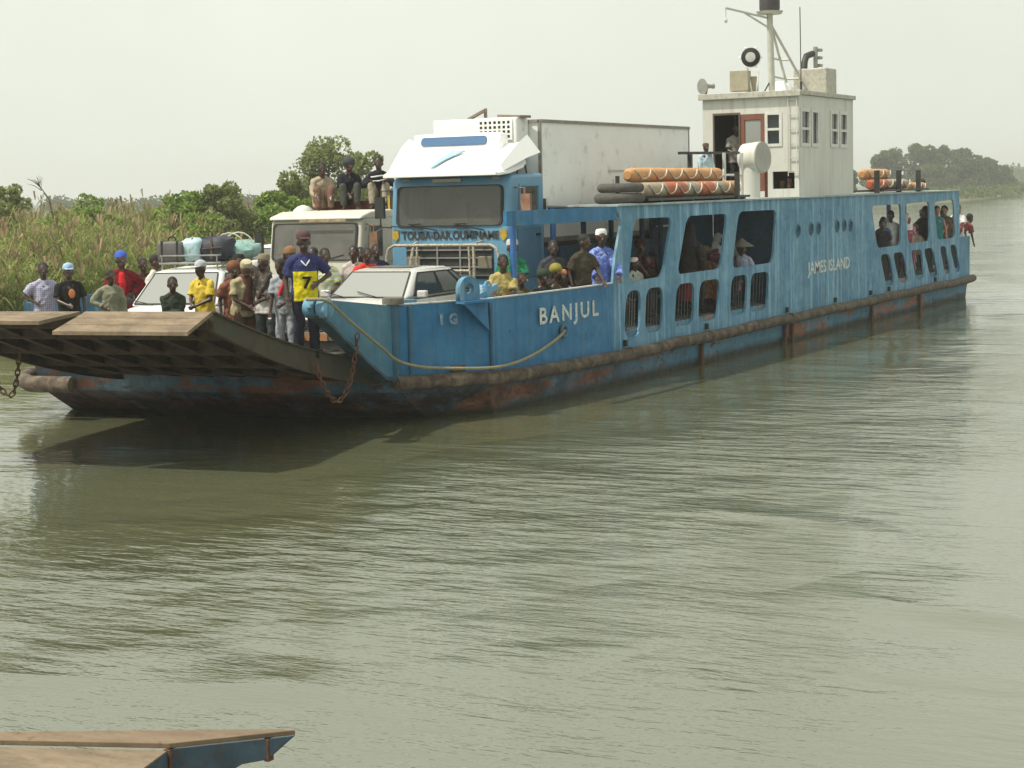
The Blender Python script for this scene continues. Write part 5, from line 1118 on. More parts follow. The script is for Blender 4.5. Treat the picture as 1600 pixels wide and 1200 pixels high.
person('man in a yellow T-shirt and pale grey cap facing sideways', .40, 3.72, 1.10, 1.60, -42, lean=5, arms=('front', 'front'), shirt=c((.58, .42, .05)), pants=DK, hat=('cap', c((.42, .43, .45))), group=GD, skin=0)
person('man in a cream sleeved brown tunic and cream cap, head bowed', .30, 2.88, 1.13, 1.62, 24, lean=14, nod=26, turn=-18, arms=('down', 'front'), shirt=c((.34, .29, .17)), pants=c((.10, .05, .035)), hat=('kufi', c((.42, .38, .24))), girth=1.15, group=GD, skin=1)
person('man in a dark knit cap behind the bowed man in the cream cap', 1.6, 3.92, D, 1.72, 10, shirt=c((.10, .05, .04)), pants=DK, hat=('kufi', c((.03, .025, .02))), group=GD)
person('person in a white cap half hidden between two capped men', 1.24, 3.30, D, 1.63, -30, turn=-10, shirt=c((.18, .07, .05)), pants=DK, hat=('kufi', c((.66, .64, .58))), skin=1, group=GD)
person('person in a tan cap, dark draped scarf and white tunic', .36, 2.50, 1.13, 1.66, -28, turn=-12, arms=('front', 'cross'), shirt=c((.56, .53, .49)), pants=c((.05, .06, .06)), sleeve='none', shawl=c((.07, .06, .05), 'floral', (.16, .14, .11)), hat=('kufi', c((.23, .19, .11))), group=GD)
person('slim man in dark brown tunic between the cream capped and scarfed figures', .62, 2.80, 1.1, 1.5, -10, nod=15, arms=('front', 'front'), shirt=c((.10, .045, .04), 'floral', (.06, .04, .035)), pants=DK, group=GD)
person('man in a white shirt and brown peaked cap, looking away', 2.85, 3.70, D, 1.80, -75, turn=-25, nod=8, shirt=c((.60, .62, .62)), pants=DK, hat=('cap', c((.22, .12, .06))), group=GD)
person('man in a grey T-shirt with a red scarf, leaning down on one arm', .02, 1.88, 1.22, 1.54, -20, lean=10, nod=10, turn=-15, arms=('front', (.24, .22, .62)), shirt=c((.30, .32, .34)), pants=c((.3, .32, .34)), shawl=None, group=GD)
J = person('standing man in a navy and yellow number 7 football shirt and maroon cap', -.32, 1.28, 1.29, 1.86, 10, arms=('hip', 'down'), turn=0, shirt=c((.035, .04, .12)), pants=c((.02, .022, .035)), hat=('cap', c((.09, .05, .055))), group=GD, vox=.010)
person('man in a white and lime shirt beside the footballer, bareheaded', 3.4, 3.42, D, 1.76, 12, arms=('front', 'down'), shirt=c((.58, .58, .5), 'stripe', (.4, .5, .1)), pants=DK, group=GD)
person('man in a dark waistcoat over a pale shirt near the cream lorry', 5.15, 3.95, D, 1.74, -15, shirt=c((.42, .38, .34)), pants=DK, sleeve='long', group=GD)
person('man in a bright red T-shirt behind the silver sedan', 4.95, 3.55, D, 1.71, 6, turn=12, arms=('front', 'front'), shirt=c((.55, .045, .03)), pants=DK, girth=1.12, group=GD)
person('man in dark navy between the two lorries', 5.9, 3.95, D, 1.74, -8, turn=18, shirt=c((.03, .03, .06)), pants=DK, group=GD)
person('seated man in a tan shirt holding a stick beside the bulwark', 4.29, 0.36, D, 1.75, 10, pose='sit', seat=.72, lean=14, arms=('clasp', 'clasp'), shirt=c((.36, .29, .11)), pants=c((.28, .25, .17)), group=GG)
person('man in a green top and white cap standing at the gallery entrance', 5.6, .90, D, 1.80, 6, arms=('front', 'down'), shirt=c((.02, .16, .08)), pants=c((.12, .09, .03)), hat=('kufi', c((.5, .49, .44))), robe=False, group=GG)
person('seated woman in a dark green head wrap low behind the bulwark', 5.46, 0.23, D, 1.6, 20, pose='sit', seat=.42, shirt=c((.02, .03, .025)), pants=DK, hat=('wrap', c((.03, .05, .03))), robe=True, group=GG)
person('seated woman in an olive yellow head wrap behind the orange capped one', 6.2, 0.35, D, 1.62, 25, pose='sit', seat=.48, shirt=c((.04, .03, .02)), pants=DK, hat=('wrap', c((.24, .21, .04))), robe=True, group=GG)
person('child in an orange knitted cap, low behind the bulwark', 5.34, -0.2, D, 1.5, 15, pose='sit', seat=.44, arms=('rail', 'front'), shirt=c((.26, .27, .33)), pants=DK, hat=('kufi', c((.55, .20, .08))), group=GG)
person('person in a white shirt crouched beside the orange capped child', 6.03, -0.04, D, 1.5, -60, pose='sit', seat=.30, lean=12, shirt=c((.52, .62, .56)), pants=DK, hat=('wrap', DK), group=GG)
person('man in a dark brown shirt leaning one hand on the bulwark', 6.74, 0.09, D, 1.84, 40, turn=20, lean=4, arms=((-.2, .35, .93), 'down'), shirt=c((.055, .045, .03)), pants=DK, group=GG)
person('man in a white cap and blue and white gown at the gallery rail', 7.45, 0.05, D, 1.90, 18, turn=-8, lean=6, arms=('rail', 'rail'), shirt=c((.17, .24, .62), 'floral', (.34, .44, .72)), pants=DK, sleeve='long', hat=('kufi', c((.78, .78, .76))), robe=True, group=GG)
v2 = .016
person('person in a white cap at the edge of the forward opening', 8.97, 0.07, D, 1.5, 60, pose='sit', seat=.42, vox=v2, shirt=c((.40, .42, .36)), pants=DK, hat=('kufi', c((.62, .58, .56))), group=GG)
person('man with a hand to his chin in the forward opening', 9.62, 0.12, D, 1.62, 30, pose='sit', seat=.42, lean=14, vox=v2, arms=('front', 'chin'), shirt=c((.05, .03, .03)), pants=DK, group=GG)
person('standing woman in a dark red wrap and gown in the forward opening', 10.35, 0.54, D, 1.62, 10, vox=v2, shirt=c((.10, .02, .025)), pants=DK, robe=True, hat=('wrap', c((.07, .02, .02))), group=GG)
person('seated woman in a black and red dress under the forward opening', 9.9, 0.3, D, 1.6, -20, pose='sit', seat=.42, vox=v2, shirt=c((.14, .03, .02), 'floral', (.02, .02, .02)), pants=DK, robe=True, hat=('wrap', DK), group=GG)
person('tall figure in dark clothes with their back to the middle opening', 12.71, 0.46, D, 1.88, 165, vox=v2, shirt=c((.035, .03, .03)), pants=DK, robe=True, sleeve='long', hat=('veil', c((.03, .025, .028))), group=GG)
person('person in a pale blue cap with folded arms in the middle opening', 11.55, -0.07, D, 1.55, 35, pose='sit', seat=.42, vox=v2, lean=10, arms=('cross', 'front'), shirt=c((.20, .12, .10), 'floral', (.08, .05, .05)), pants=DK, hat=('kufi', c((.30, .36, .48))), group=GG)
person('woman in a yellow patterned head wrap in the middle opening', 12.35, -0.06, D, 1.58, 15, pose='sit', seat=.44, vox=v2, lean=4, shirt=c((.26, .13, .07), 'floral', (.4, .3, .1)), pants=DK, hat=('wrap', c((.32, .27, .13), 'floral', (.16, .12, .05))), robe=True, skin=1, group=GG)
person('woman in a white veil deep inside the middle opening', 13.44, 0.1, D, 1.62, 60, vox=v2, shirt=c((.20, .05, .09), 'floral', (.3, .2, .2)), pants=DK, hat=('veil', c((.68, .70, .66))), robe=True, group=GG)
person('woman in orange and brown cloth seen through the lower middle opening', 12.45, 0.0, D, 1.5, 80, pose='sit', seat=.38, vox=v2, shirt=c((.42, .15, .06)), pants=DK, robe=True, group=GG)
person('woman in a bright green wrapper seen through the lower middle opening', 13.0, 0.0, D, 1.52, -40, pose='sit', seat=.40, vox=v2, shirt=c((.10, .34, .05), 'floral', (.3, .5, .1)), pants=DK, robe=True, group=GG)
person('person under a wide grey straw hat in the third opening', 15.08, 0.2, D, 1.62, 20, pose='sit', seat=.46, vox=v2, lean=6, shirt=c((.34, .36, .46)), pants=DK, hat=('cone', c((.17, .16, .13))), group=GG)
person('woman in pink flowered cloth in the third opening', 14.61, -0.06, D, 1.45, -25, pose='sit', seat=.42, vox=v2, lean=12, shirt=c((.52, .18, .20), 'floral', (.6, .45, .4)), pants=DK, robe=True, hat=('wrap', c((.14, .09, .08))), group=GG)
person('broad man in a brown shirt turning his back in the third opening', 15.81, -0.06, D, 1.72, 160, pose='sit', seat=.62, vox=v2, girth=1.35, shirt=c((.13, .065, .04)), pants=DK, group=GG)
# riding on the cream lorry
person('rider in a beige shirt hugging his knees, first of the three on the lorry', 9.05, 7.25, 3.38, 1.72, 8, pose='squat', seat=.14, lean=16, arms=('hug', 'hug'), shirt=c((.34, .28, .20)), pants=c((.17, .10, .07)), sleeve='long', group=GT)
person('middle rider on the cream lorry, in a dark wool hat and black waistcoat', 9.3, 6.72, 3.38, 1.76, 2, pose='squat', seat=.18, lean=12, arms=('clasp', 'clasp'), turn=18, shirt=c((.018, .018, .025)), pants=c((.06, .06, .05)), hat=('wrap', c((.05, .05, .06))), group=GT)
person('rider in a black sweater with white stripes on the cream lorry', 9.55, 6.12, 3.38, 1.76, -4, pose='squat', seat=.20, lean=8, arms=('knee', 'knee'), turn=-6, shirt=c((.012, .014, .025)), pants=c((.28, .25, .19)), sleeve='long', group=GT)
# crew
person('crewman in a pale shirt standing in the wheelhouse doorway', 20.05, 2.2, 3.45, 1.78, 12, vox=v2, nod=14, arms=('front', 'front'), shirt=c((.30, .28, .24)), pants=DK, group='crew on the upper deck')
person('person in a pale blue shirt standing on the gallery roof behind the orange floats', 15.9, 1.35, 3.405, 1.25, 30, vox=v2, shirt=c((.45, .58, .64)), pants=DK, sleeve='long', hat=('kufi', c((.10, .08, .06))), group='crew on the upper deck')
# stern openings
v3 = .018
person('person in blue behind the post of the first stern opening', 26.44, 0.35, D, 1.70, 30, vox=v3, shirt=c((.05, .09, .20)), pants=DK, group=GS)
person('man in a pale grey shirt standing in the first stern opening', 27.05, 0.31, D, 1.86, 20, turn=-30, vox=v3, shirt=c((.42, .43, .40)), pants=DK, group=GS)
person('woman in a magenta wrapper seated in the first stern opening', 27.0, 0.1, D, 1.5, 10, pose='sit', seat=.40, vox=v3, shirt=c((.30, .03, .22)), pants=DK, robe=True, hat=('wrap', c((.06, .03, .05))), group=GS)
person('person with a white cloth on the head, low in the first stern opening', 25.84, 0.28, D, 1.45, 0, pose='sit', seat=.36, vox=v3, shirt=c((.05, .04, .04)), pants=DK, hat=('veil', c((.66, .66, .64))), group=GS)
person('woman in pink and white with one arm hanging out of the second stern opening', 28.73, 0.33, D, 1.72, 25, lean=8, vox=v3, arms=((.1, .45, .60), 'rail'), shirt=c((.36, .10, .16), 'floral', (.55, .4, .42)), pants=DK, robe=True, hat=('veil', c((.72, .70, .70))), skin=3, group=GS)
person('man in black standing at the end of the second stern opening', 30.5, 0.27, D, 1.92, 20, turn=20, vox=v3, shirt=c((.02, .02, .025)), pants=DK, group=GS)
person('girl in a teal dress in the third stern opening', 31.16, 0.12, D, 1.90, 12, lean=5, vox=v3, arms=('rail', 'rail'), shirt=c((.05, .22, .22)), pants=DK, robe=True, sleeve='none', skin=3, female=True, group=GS)
person('woman with dark hair and bare arms in the third stern opening', 31.77, 0.03, D, 1.90, -5, lean=8, vox=v3, arms=((.05, .40, .95), 'rail'), shirt=c((.06, .08, .08)), pants=DK, sleeve='none', skin=3, female=True, group=GS)
person('person in black beyond the last gallery post', 34.01, 0.11, D, 1.86, 30, vox=v3, shirt=c((.02, .02, .02)), pants=DK, group=GS)
person('man in a white shirt at the open stern corner', 34.55, 0.06, D, 1.92, -20, vox=v3, turn=-30, arms=('rail', 'down'), shirt=c((.58, .56, .55)), pants=DK, group=GS)
person('youth in dark clothes leaning far out over the stern corner, arm outstretched', 34.45, .36, 1.05, 1.85, 128, lean=60, nod=-20, vox=v3, arms=('down', 'reach'), shirt=c((.20, .05, .045)), pants=DK, group=GS)
# more of the packed crowd
person('woman in a rust brown wrapper standing behind the man in yellow', 1.05, 3.62, D, 1.62, 15, shirt=c((.20, .08, .05), 'floral', (.1, .05, .03)), pants=DK, robe=True, hat=('wrap', c((.16, .07, .04))), group=GD)
person('short man in a dark blue shirt squeezed behind the tan capped person', .95, 2.92, D, 1.6, -5, turn=15, shirt=c((.03, .04, .09)), pants=DK, group=GD)
person('man in a faded black vest leaning on the cream lorry', 6.6, 4.75, D, 1.66, 0, shirt=c((.05, .05, .05)), pants=JEAN, sleeve='none', group=GD)
person('man in a pale blue shirt beside the cream lorry, behind the football shirt', 5.6, 5.15, D, 1.70, -10, turn=-20, shirt=c((.25, .32, .42)), pants=DK, group=GD)
person('boy in an orange T-shirt near the back of the estate car', 4.0, 4.35, D, 1.5, 10, shirt=c((.45, .20, .05)), pants=JEAN, group=GD)
person('man in a charcoal shirt standing deep in the gallery entrance', 6.9, .75, D, 1.74, 10, shirt=c((.05, .05, .055)), pants=DK, group=GG)
person('seated man in an olive jacket low beside the green wrapped woman', 5.05, .45, D, 1.62, 15, pose='sit', seat=.42, shirt=c((.10, .09, .04)), pants=DK, sleeve='long', group=GG)
person('woman in a dark violet shawl, low behind the bulwark end', 7.0, .5, D, 1.6, -15, pose='sit', seat=.42, shirt=c((.07, .04, .10)), pants=DK, robe=True, hat=('wrap', c((.06, .04, .09))), group=GG)
person('man in a maroon shirt standing at the back of the forward opening', 9.55, .75, D, 1.66, 15, vox=v2, shirt=c((.11, .03, .03)), pants=DK, group=GG)
person('woman in a black veil seated at the end of the first opening', 10.15, .2, D, 1.55, 0, pose='sit', seat=.46, vox=v2, shirt=c((.03, .03, .03)), pants=DK, robe=True, hat=('veil', DK), group=GG)
person('girl in a crimson dress between the two wraps of the middle opening', 11.95, .2, D, 1.5, 20, pose='sit', seat=.42, vox=v2, shirt=c((.26, .03, .05)), pants=DK, robe=True, female=True, group=GG)
person('man in a dark green shirt seated by the veiled woman of the middle opening', 13.15, .05, D, 1.6, 30, pose='sit', seat=.44, vox=v2, shirt=c((.04, .09, .05)), pants=DK, group=GG)
person('bareheaded man in grey standing behind the straw hat', 15.4, .7, D, 1.68, 10, vox=v2, shirt=c((.12, .12, .12)), pants=DK, group=GG)
person('woman in an indigo wrap seated under the end of the third opening', 16.2, .1, D, 1.5, 10, pose='sit', seat=.46, vox=v2, shirt=c((.05, .06, .16)), pants=DK, robe=True, hat=('wrap', c((.05, .05, .13))), group=GG)
person('man in a black T-shirt leaning in the corner of the first stern opening', 26.15, .3, D, 1.62, 15, vox=v3, shirt=c((.03, .03, .03)), pants=DK, group=GS)
person('woman in a cream wrap seated in the second stern opening', 29.5, .3, D, 1.6, 0, pose='sit', seat=.56, vox=v3, shirt=c((.48, .36, .28)), pants=DK, robe=True, hat=('wrap', c((.3, .2, .14))), group=GS)
person('boy in a red shirt at the start of the second stern opening', 28.1, .3, D, 1.5, 10, vox=v3, shirt=c((.32, .05, .04)), pants=DK, group=GS)
person('man in a grey cap behind the girl in teal', 31.4, .6, D, 1.80, 10, vox=v3, shirt=c((.18, .17, .16)), pants=DK, hat=('cap', GRYC), group=GS)
person('man in a brown shirt at the outer end of the third stern opening', 32.5, .25, D, 1.80, -20, turn=-20, vox=v3, shirt=c((.14, .08, .05)), pants=DK, group=GS)
person('man in a red shirt crouched low at the stern corner', 34.9, .15, D, 1.62, -30, lean=14, vox=v3, arms=('rail', 'rail'), shirt=c((.34, .05, .05)), pants=DK, group=GS)
# number 7 shirt details: yellow body panel, white collar, the number; black rucksack on the yellow shirt
def on_shirt(root, name, polys, m, off, y):
    f = MB()
    for p in polys: f.prism([V((x, yy if yy is not None else y, z)) for x, yy, z in p], (0, off, 0))
    return f.build(name, m, root, smooth=0)
sh = [o for o in J.children if o.name.startswith('shirt')][0]; me = sh.data; me.materials.append(c((.62, .52, .015)))
co = np.empty(len(me.polygons) * 3); me.polygons.foreach_get('center', co); co = co.reshape(-1, 3)
me.polygons.foreach_set('material_index', ((co[:, 2] < 1.30) & (np.abs(co[:, 0]) < .182)).astype(np.int32))
lettering('shirt_number', '7', .25, c((.012, .012, .02)), sh, frameM((-.0, .175, 1.12), (-1, 0, 0), (0, 0, 1)), .012, 1.1, .006)
f = MB(); f.tube([(-.085, .03, 1.49), (-.05, .11, 1.44), (0, .145, 1.38), (.05, .11, 1.44), (.085, .03, 1.49)], .012, 6); f.build('white_collar', WHC, sh)
lettering('shirt_badge', 'M', .05, WHC, sh, frameM((0, .165, 1.29), (-1, 0, 0), (0, 0, 1)), .01) if False else None
for o in bpy.data.objects:
    if o.get('label', '').startswith('rider in a black sweater'):
        f = MB(); f.tube([(-.17, .15, .72), (0, .205, .70), (.17, .16, .68)], .016, 6); f.tube([(-.16, .16, .64), (0, .215, .60), (.17, .18, .60)], .013, 6); f.build('white_stripe', WHC, o)
    if o.get('label', '').startswith('man in a pale blue cap and black'):
        f = MB(); f.ell((-.03, .145, 1.14), (.055, .02, .08)); f.build('orange_print', mat('orange_print', (.45, .15, .04), .8), o)
    if o.get('label', '').startswith('man in a bright blue cap'):
        f = MB(); f.lathe((0, .02, 1.0), (0, .03, 1.46), [(0, .10), (.6, .125), (.9, .09), (1, .06)], 14, xd=(1, 0, 0), sx=.75, sy=1.18); f.build('red_shirt_front', c((.48, .02, .025)), o)
    if o.get('label', '').startswith('man in a cream sleeved'):
        f = MB(); f.lathe((0, .02, .84), (0, .10, 1.36), [(0, .18), (.5, .17), (1, .13)], 14, xd=(1, 0, 0), sx=.72, sy=1.02); f.build('brown_tabard', c((.11, .05, .04), 'floral', (.07, .04, .035)), o)
    if o.get('label', '').startswith('man in a grey T-shirt'):
        f = MB(); f.tube([(-.09, .05, 1.28), (-.05, .14, 1.2), (0, .19, 1.08), (.03, .19, .98)], .028, 7); f.build('red_scarf', c((.5, .03, .03)), o)
f = MB(); f.prism([(0, -.05, 0), (.17, -.05, .02), (.19, .05, .1), (.15, .06, .36), (.02, .05, .38), (-.03, 0, .2)], (0, .18, 0)); f.bar((.02, .0, .36), (-.05, .0, .1), .03, .02)
o = tag(f.build('backpack', c((.02, .022, .03)), bevel=.03), 'black backpack on the back of the man in yellow', 'backpack'); o.location = (.52, 3.86, 2.0); o.rotation_euler = (0, 0, R(160))
f = MB(); f.cyl((3.80, .42, 2.22), (4.2, .30, 1.75), .016, n=7); f.cyl((3.62, .52, 1.82), (4.0, .34, 2.03), .014, n=7); f.cyl((4.2, .30, 1.75), (4.5, .26, 1.05), .016, n=7)
tag(f.build('walking_stick', mat('pale_stick', (.40, .34, .22), .7)), 'pale crossed stick held by the seated man in tan', 'stick')
# ------------------------------------------------------------------ vegetation
def foliage_mat(name, c1, c2, c3=None, trans=.35):
    g = N(name); geo = g.n('ShaderNodeNewGeometry'); rn = geo.outputs['Random Per Island']
    cr = g.n('ShaderNodeValToRGB'); cr.color_ramp.elements[0].color = (*c1, 1); cr.color_ramp.elements[1].color = (*c2, 1)
    if c3: e = cr.color_ramp.elements.new(.75); e.color = (*c2, 1); cr.color_ramp.elements[-1].color = (*c3, 1)
    g.l(rn, cr.inputs[0]); f = g.noise(g.coord(), .35, 4)
    k = g.mix(g.rng(f, .35, .65), g.mix(1., cr.outputs[0], (.8, .82, .7), 'MULTIPLY'), cr.outputs[0])
    g.col(k); g.rough(.75); g.b.inputs['Specular IOR Level'].default_value = .2
    tr = g.n('ShaderNodeBsdfTranslucent'); g.l(k, tr.inputs[0]); ms = g.n('ShaderNodeMixShader'); ms.inputs[0].default_value = trans
    g.l(g.b.outputs[0], ms.inputs[1]); g.l(tr.outputs[0], ms.inputs[2]); g.l(ms.outputs[0], g.out.inputs[0]); MATS[name] = g.m; return g.m
LEAFG = foliage_mat('leaf_bush_green', (.14, .23, .045), (.29, .39, .09), (.38, .45, .16), .7)
LEAFD = foliage_mat('leaf_mangrove', (.06, .09, .03), (.14, .18, .06), (.21, .23, .10), .55)
LEAFO = foliage_mat('leaf_olive', (.17, .21, .08), (.31, .34, .14), (.42, .43, .21), .68)
REEDM = foliage_mat('reed_blade', (.15, .21, .05), (.32, .35, .11), (.48, .46, .22), .55)
PLUME = foliage_mat('reed_plume', (.28, .20, .11), (.38, .29, .17), (.50, .41, .27), .4)
BARK = mat('grey_brown_bark', (.12, .10, .075), .9, var=.3, scale=6, bump=.5)
def npmesh(name, verts, faces, m, parent=None, loc=(0, 0, 0), mi=None):
    me = bpy.data.meshes.new(name); nv, nf, k = len(verts), len(faces), faces.shape[1]
    me.vertices.add(nv); me.vertices.foreach_set('co', np.ascontiguousarray(verts, dtype=np.float32).ravel())
    me.loops.add(nf * k); me.loops.foreach_set('vertex_index', np.ascontiguousarray(faces, dtype=np.int32).ravel())
    me.polygons.add(nf); me.polygons.foreach_set('loop_start', np.arange(nf, dtype=np.int32) * k)
    for x in (m if isinstance(m, (list, tuple)) else [m]): me.materials.append(x)
    if mi is not None: me.polygons.foreach_set('material_index', mi.astype(np.int32))
    me.update(calc_edges=True); me.validate()
    o = bpy.data.objects.new(name, me); COL.objects.link(o); o.location = loc
    if parent: o.parent = parent
    return o
rng = np.random.default_rng(11)
def leaf_cloud(blobs, n, size, rg=rng, shell=.7):
    """n little folded leaf sprays scattered through a set of ellipsoids (centre, radii)"""
    vol = np.array([b[1][0] * b[1][1] * b[1][2] for b in blobs]) ** .8; pick = rg.choice(len(blobs), n, p=vol / vol.sum())
    c = np.array([b[0] for b in blobs])[pick]; r = np.array([b[1] for b in blobs])[pick]
    d = rg.normal(size=(n, 3)); d /= np.linalg.norm(d, axis=1)[:, None]
    rad = shell + (1.08 - shell) * rg.random(n) ** .7; ctr = c + d * r * rad[:, None]
    a = rg.normal(size=(n, 3)) + d * .6; a /= np.linalg.norm(a, axis=1)[:, None]
    b = np.cross(a, rg.normal(size=(n, 3))); b /= np.linalg.norm(b, axis=1)[:, None]
    s = size * rg.uniform(.55, 1.3, n)[:, None]; w = s * .42
    v = np.stack([ctr - a * s * .5, ctr - a * s * .05 + b * w, ctr + a * s * .6, ctr + a * s * .05 - b * w * .8], 1).reshape(-1, 3)
    return v, np.arange(4 * n).reshape(n, 4)
def tree(name, label, cat, x, y, h, rw, m, n, leaf, seed, group=None, trunk=.25, low=.12, clumps=26, z0=.3, parts=True, cl=(.16, .36)):
    rg = np.random.default_rng(seed); root = tag(empty(name, (x, y, z0)), label, cat, group); blobs = []; br = []
    for i in range(clumps):
        t = rg.random() ** .8; zc = h * (low + (1 - low - .1) * t); env = rw * (1.0 - .62 * max(0, (t - .35) / .65) ** 1.6) * (.55 + .45 * min(1, t / .3))
        an = rg.random() * 2 * PI; q = rg.random() ** .5 * .8; cx, cy = env * q * math.cos(an), env * q * math.sin(an)
        rr = rw * rg.uniform(*cl); blobs.append(((cx, cy, zc), (rr, rr, rr * rg.uniform(.6, .95)))); br.append((cx, cy, zc))
    v, f = leaf_cloud(blobs, n, leaf, rg); npmesh('crown', v, f, m, root)
    if parts:
        b = MB(); b.tube([(0, 0, -.4), (.05 * h * rg.uniform(-1, 1), 0, h * .3), (.0, .03 * h, h * .55), (.03 * h, 0, h * .85)], [trunk, trunk * .75, trunk * .5, trunk * .12], 7)
        for c_ in br[::3]: b.tube([(0, 0, max(.1, c_[2] * .45)), (c_[0] * .5, c_[1] * .5, c_[2] * .75), c_], [trunk * .4, trunk * .28, trunk * .08], 5)
        b.build('trunk', BARK, root, smooth=50)
    return root
# --- reeds along the near bank: stalks, drooping blades and tan plumes
def reeds():
    n = 26000; xs = rng.uniform(-14, 62, n); off = rng.random(n) ** 1.25 * 24 - .3
    ys = np.array([bank_y(x) for x in xs]) + off
    patch = np.sin(xs * .33 + ys * .21) * .5 + np.sin(xs * .9 - ys * .5) * .3
    hgt = rng.uniform(1.35, 2.75, n) + patch * .45 + np.clip(off - 8, 0, 20) * .03 + (rng.random(n) < .05) * rng.uniform(.3, .8, n); hgt *= np.where(off < 1.2, .75, 1.)
    V_ = []; F_ = []; M_ = []; o = 0
    az = rng.uniform(0, 2 * PI, n); lean = rng.uniform(.02, .3, n)
    base = np.stack([xs, ys, np.full(n, .15)], 1)
    topd = np.stack([np.cos(az) * lean, np.sin(az) * lean, np.ones(n)], 1); top = base + topd * hgt[:, None]
    def quads(p0, p1, p2, p3, m):
        nonlocal o
        k = len(p0); V_.append(np.stack([p0, p1, p2, p3], 1).reshape(-1, 3)); F_.append(np.arange(4 * k).reshape(k, 4) + o); M_.append(np.full(k, m)); o += 4 * k
    sd = np.stack([-np.sin(az), np.cos(az), np.zeros(n)], 1) * .011
    quads(base - sd, base + sd, top + sd * .5, top - sd * .5, 0)
    for j in range(7):
        t = rng.uniform(.25, .98, n)[:, None]; p = base + (top - base) * t; a = rng.uniform(0, 2 * PI, n); L_ = rng.uniform(.35, .8, n)[:, None]
        dr = np.stack([np.cos(a), np.sin(a), np.zeros(n)], 1); up = np.array([0, 0, 1.]); w = np.stack([-np.sin(a), np.cos(a), np.zeros(n)], 1) * rng.uniform(.014, .03, n)[:, None]
        mid = p + dr * L_ * .5 + up * L_ * rng.uniform(.15, .5, n)[:, None]; end = p + dr * L_ * 1.0 + up * L_ * rng.uniform(-.35, .35, n)[:, None]
        quads(p - w * .6, p + w * .6, mid + w, mid - w, 0); quads(mid - w, mid + w, end + w * .1, end - w * .1, 0)
    k = rng.random(n) < .13 + .22 * np.clip(np.sin(xs * .5 + ys * .8 + 1.) + np.sin(xs * 1.3 - ys * .3) * .6, 0, 1); tp = top[k]; m_ = len(tp)
    for j in range(5):
        a = rng.uniform(0, 2 * PI, m_); ln = rng.uniform(.22, .5, m_)[:, None]; dr = np.stack([np.cos(a) * .35, np.sin(a) * .35, np.ones(m_)], 1); w = np.stack([-np.sin(a), np.cos(a), np.zeros(m_)], 1) * rng.uniform(.025, .06, m_)[:, None]
        s0 = tp - np.array([0, 0, .12]); quads(s0 - w * .4, s0 + w * .4, s0 + dr * ln + w, s0 + dr * ln * 1.1 - w * .6, 1)
    tag(npmesh('reeds', np.concatenate(V_), np.concatenate(F_), [REEDM, PLUME], mi=np.concatenate(M_)), kind='stuff')
reeds()

GB = 'green bushes rising from the reed bank'
for lb, x, y, z, rw, n, sd in (
    ('rounded dark bush standing alone above the reeds, left of the estate car', 36.5, 37.4, 4.1, 1.25, 2600, 1),
    ('low wide bush in the reeds straight above the luggage', 37.8, 33.6, 3.7, 1.5, 2400, 2),
    ('leafy green bush beside the tallest of the bank bushes', 33.4, 30.2, 4.0, 1.25, 3200, 3),
    ('tallest bright green bush of the reed bank', 34.6, 29.2, 4.35, 1.45, 4200, 4),
    ('narrow green bush between the tallest bush and the cream lorry', 37.6, 28.9, 4.1, 1.0, 2600, 5),
    ('yellow green bush low over the footballer side of the luggage', 32.5, 28.4, 3.2, 1.3, 2400, 9), ('ragged bush above the man with the blue cap', 35.5, 33.2, 3.3, 1.6, 2600, 11), ('small pale bush above the man in khaki', 33.0, 33.0, 2.9, 1.2, 1800, 13), ('bushy clump over the roof of the minivan', 36.8, 28.2, 3.4, 1.3, 2600, 15), ('sprawling bush between the pale bush and the picture edge', 30.5, 33.8, 3.2, 1.5, 2400, 17), ('bright bush directly beside the cream lorry', 38.2, 28.0, 3.8, 1.2, 2600, 19),
    ('bush cut by the edge of the picture above the reeds', 27.2, 33.4, 4.5, 1.4, 2600, 6)):
    tree('bush', lb, 'bush', x, y, (z - .3) * 1.05, rw * 1.25, LEAFG if sd % 2 else LEAFO, int(n * 1.5), .16, sd, GB, .06, .03, 46, cl=(.12, .26))
tree('bush', 'broad green bush beside the foot of the tall tree behind the cream lorry', 'bush', 40.5, 30.3, 4.6, 1.7, LEAFO, 5200, .2, 7, GB, .08, .05, 24)
tree('tree', 'tall feathery tree behind the three riders on the cream lorry', 'tree', 48.2, 33.2, 6.5, 2.1, LEAFO, 9000, .15, 8, 'trees on the near bank', .10, .12, 60)
tree('tree', 'thin sparse tree between the riders and the blue lorry', 'tree', 52.3, 33.8, 6.0, 1.5, LEAFO, 2600, .2, 9, 'trees on the near bank', .09, .25, 20)
b = MB(); rnd = random.Random(3); b.tube([(0, 0, 0), (.1, .05, 2.2), (-.15, .1, 3.6), (-.5, .3, 4.2)], [.04, .035, .025, .012], 6)
for k in range(16):
    t = rnd.uniform(.65, 1); p = V((-.1, .08, 3.2)).lerp(V((-.5, .3, 4.2)), t); e = p + V((rnd.uniform(-.5, .25), rnd.uniform(-.3, .3), rnd.uniform(.05, .45))); b.tube([p, p.lerp(e, .5) + V((0, 0, .05)), e], [.012, .009, .005], 4)
tag(b.build('dead_shrub', BARK, loc=(28.0, 31.8, .2)), 'bare dead twigs sticking up above the reeds', 'shrub')
GM = 'hazy trees on the far bank'
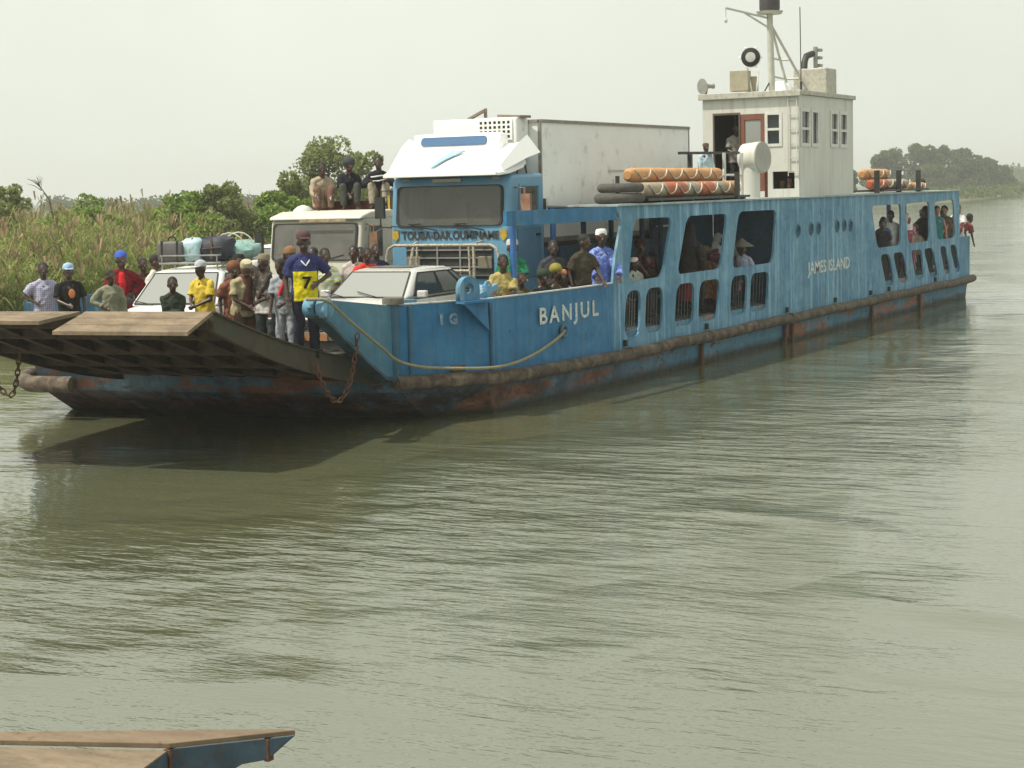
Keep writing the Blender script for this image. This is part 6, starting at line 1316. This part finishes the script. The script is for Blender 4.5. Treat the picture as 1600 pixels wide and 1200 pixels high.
for lb, x, y, h, rw, n, sd in (
    ('hazy tree just past the wheelhouse, partly behind the small white vent', 271, 80, 9.0, 3.2, 2600, 21),
    ('first rounded hazy tree of the far clump, nearest the wheelhouse', 369, 102, 9.4, 4.4, 3600, 22), ('low hazy tree filling in front of the far clump', 372, 92, 6.4, 4.8, 2800, 23),
    ('second hazy tree of the far clump, with a notch on each side', 379, 103, 10.8, 4.6, 3600, 24), ('tallest hazy tree at the top of the far clump', 388, 98, 12.0, 5.2, 4600, 25),
    ('hazy tree on the river side of the tallest one', 396, 96, 11.6, 4.8, 4000, 26), ('broad hazy tree above the stern corner of the ferry', 390, 88, 8.0, 5.0, 3200, 27),
    ('spiky hazy tree past the peak of the far clump', 403, 93, 10.3, 4.4, 3600, 28), ('shoulder tree where the far clump slopes to the river', 409, 89, 8.6, 4.4, 3200, 29),
    ('low tree at the river end of the far clump', 418, 88, 6.2, 4.2, 2600, 30), ('smallest low tree trailing off at the end of the far clump', 426, 88, 4.2, 3.6, 2000, 31)):
    tree('hazy_tree', lb, 'tree', x, y, h * 1.03, rw * 1.08, LEAFD, int(n * 1.5), .62, sd, GM, .22, .03, 34)
def wood(name, pts, h, n, leaf, seed):
    rg = np.random.default_rng(seed); bl = []
    for (x0, y0), (x1, y1) in zip(pts, pts[1:]):
        k = max(2, int(math.hypot(x1 - x0, y1 - y0) / 2.6))
        for i in range(k):
            t = i / k; hh = h * rg.uniform(.7, 1.05); r = rg.uniform(3, 6); bl.append(((x0 + (x1 - x0) * t, y0 + (y1 - y0) * t + rg.uniform(-8, 8), .3 + hh * .52), (r, r, hh * .5)))
    v, f = leaf_cloud(bl, n, leaf, rg, .3); tag(npmesh(name, v, f, LEAFD), kind='stuff')
wood('far_woods', [(230, 400), (316, 311), (349, 249), (380, 205), (420, 170)], 4.9, 26000, .9, 41)
wood('bank_scrub', [(62, 44), (110, 56), (170, 72), (240, 84)], 3.6, 14000, .5, 43)
wood('bank_scrub', [(285, 69.5), (330, 74), (380, 80), (430, 90), (520, 105)], 2.4, 12000, .5, 44)
wood('far_treeline', [(640, 150), (760, 160), (900, 182), (1150, 235), (1500, 310)], 9.5, 9000, 1.8, 42)
# ------------------------------------------------------------------ haze in the air
b = MB(); b.box((1100, 100, 19), (2996, 1590, 40.0)); o = b.build('haze', None) if False else None
hm = bpy.data.materials.new('haze_air'); hm.use_nodes = True; t = hm.node_tree; t.nodes.clear()
pv = t.nodes.new('ShaderNodeVolumePrincipled'); pv.inputs['Color'].default_value = (.93, .95, .90, 1); pv.inputs['Density'].default_value = HAZE; pv.inputs['Anisotropy'].default_value = .2
ou = t.nodes.new('ShaderNodeOutputMaterial'); t.links.new(pv.outputs[0], ou.inputs['Volume'])
b = MB(); b.box((1100, 100, 14.), (2990, 1590, 30.0)); tag(b.build('haze', hm), kind='stuff')
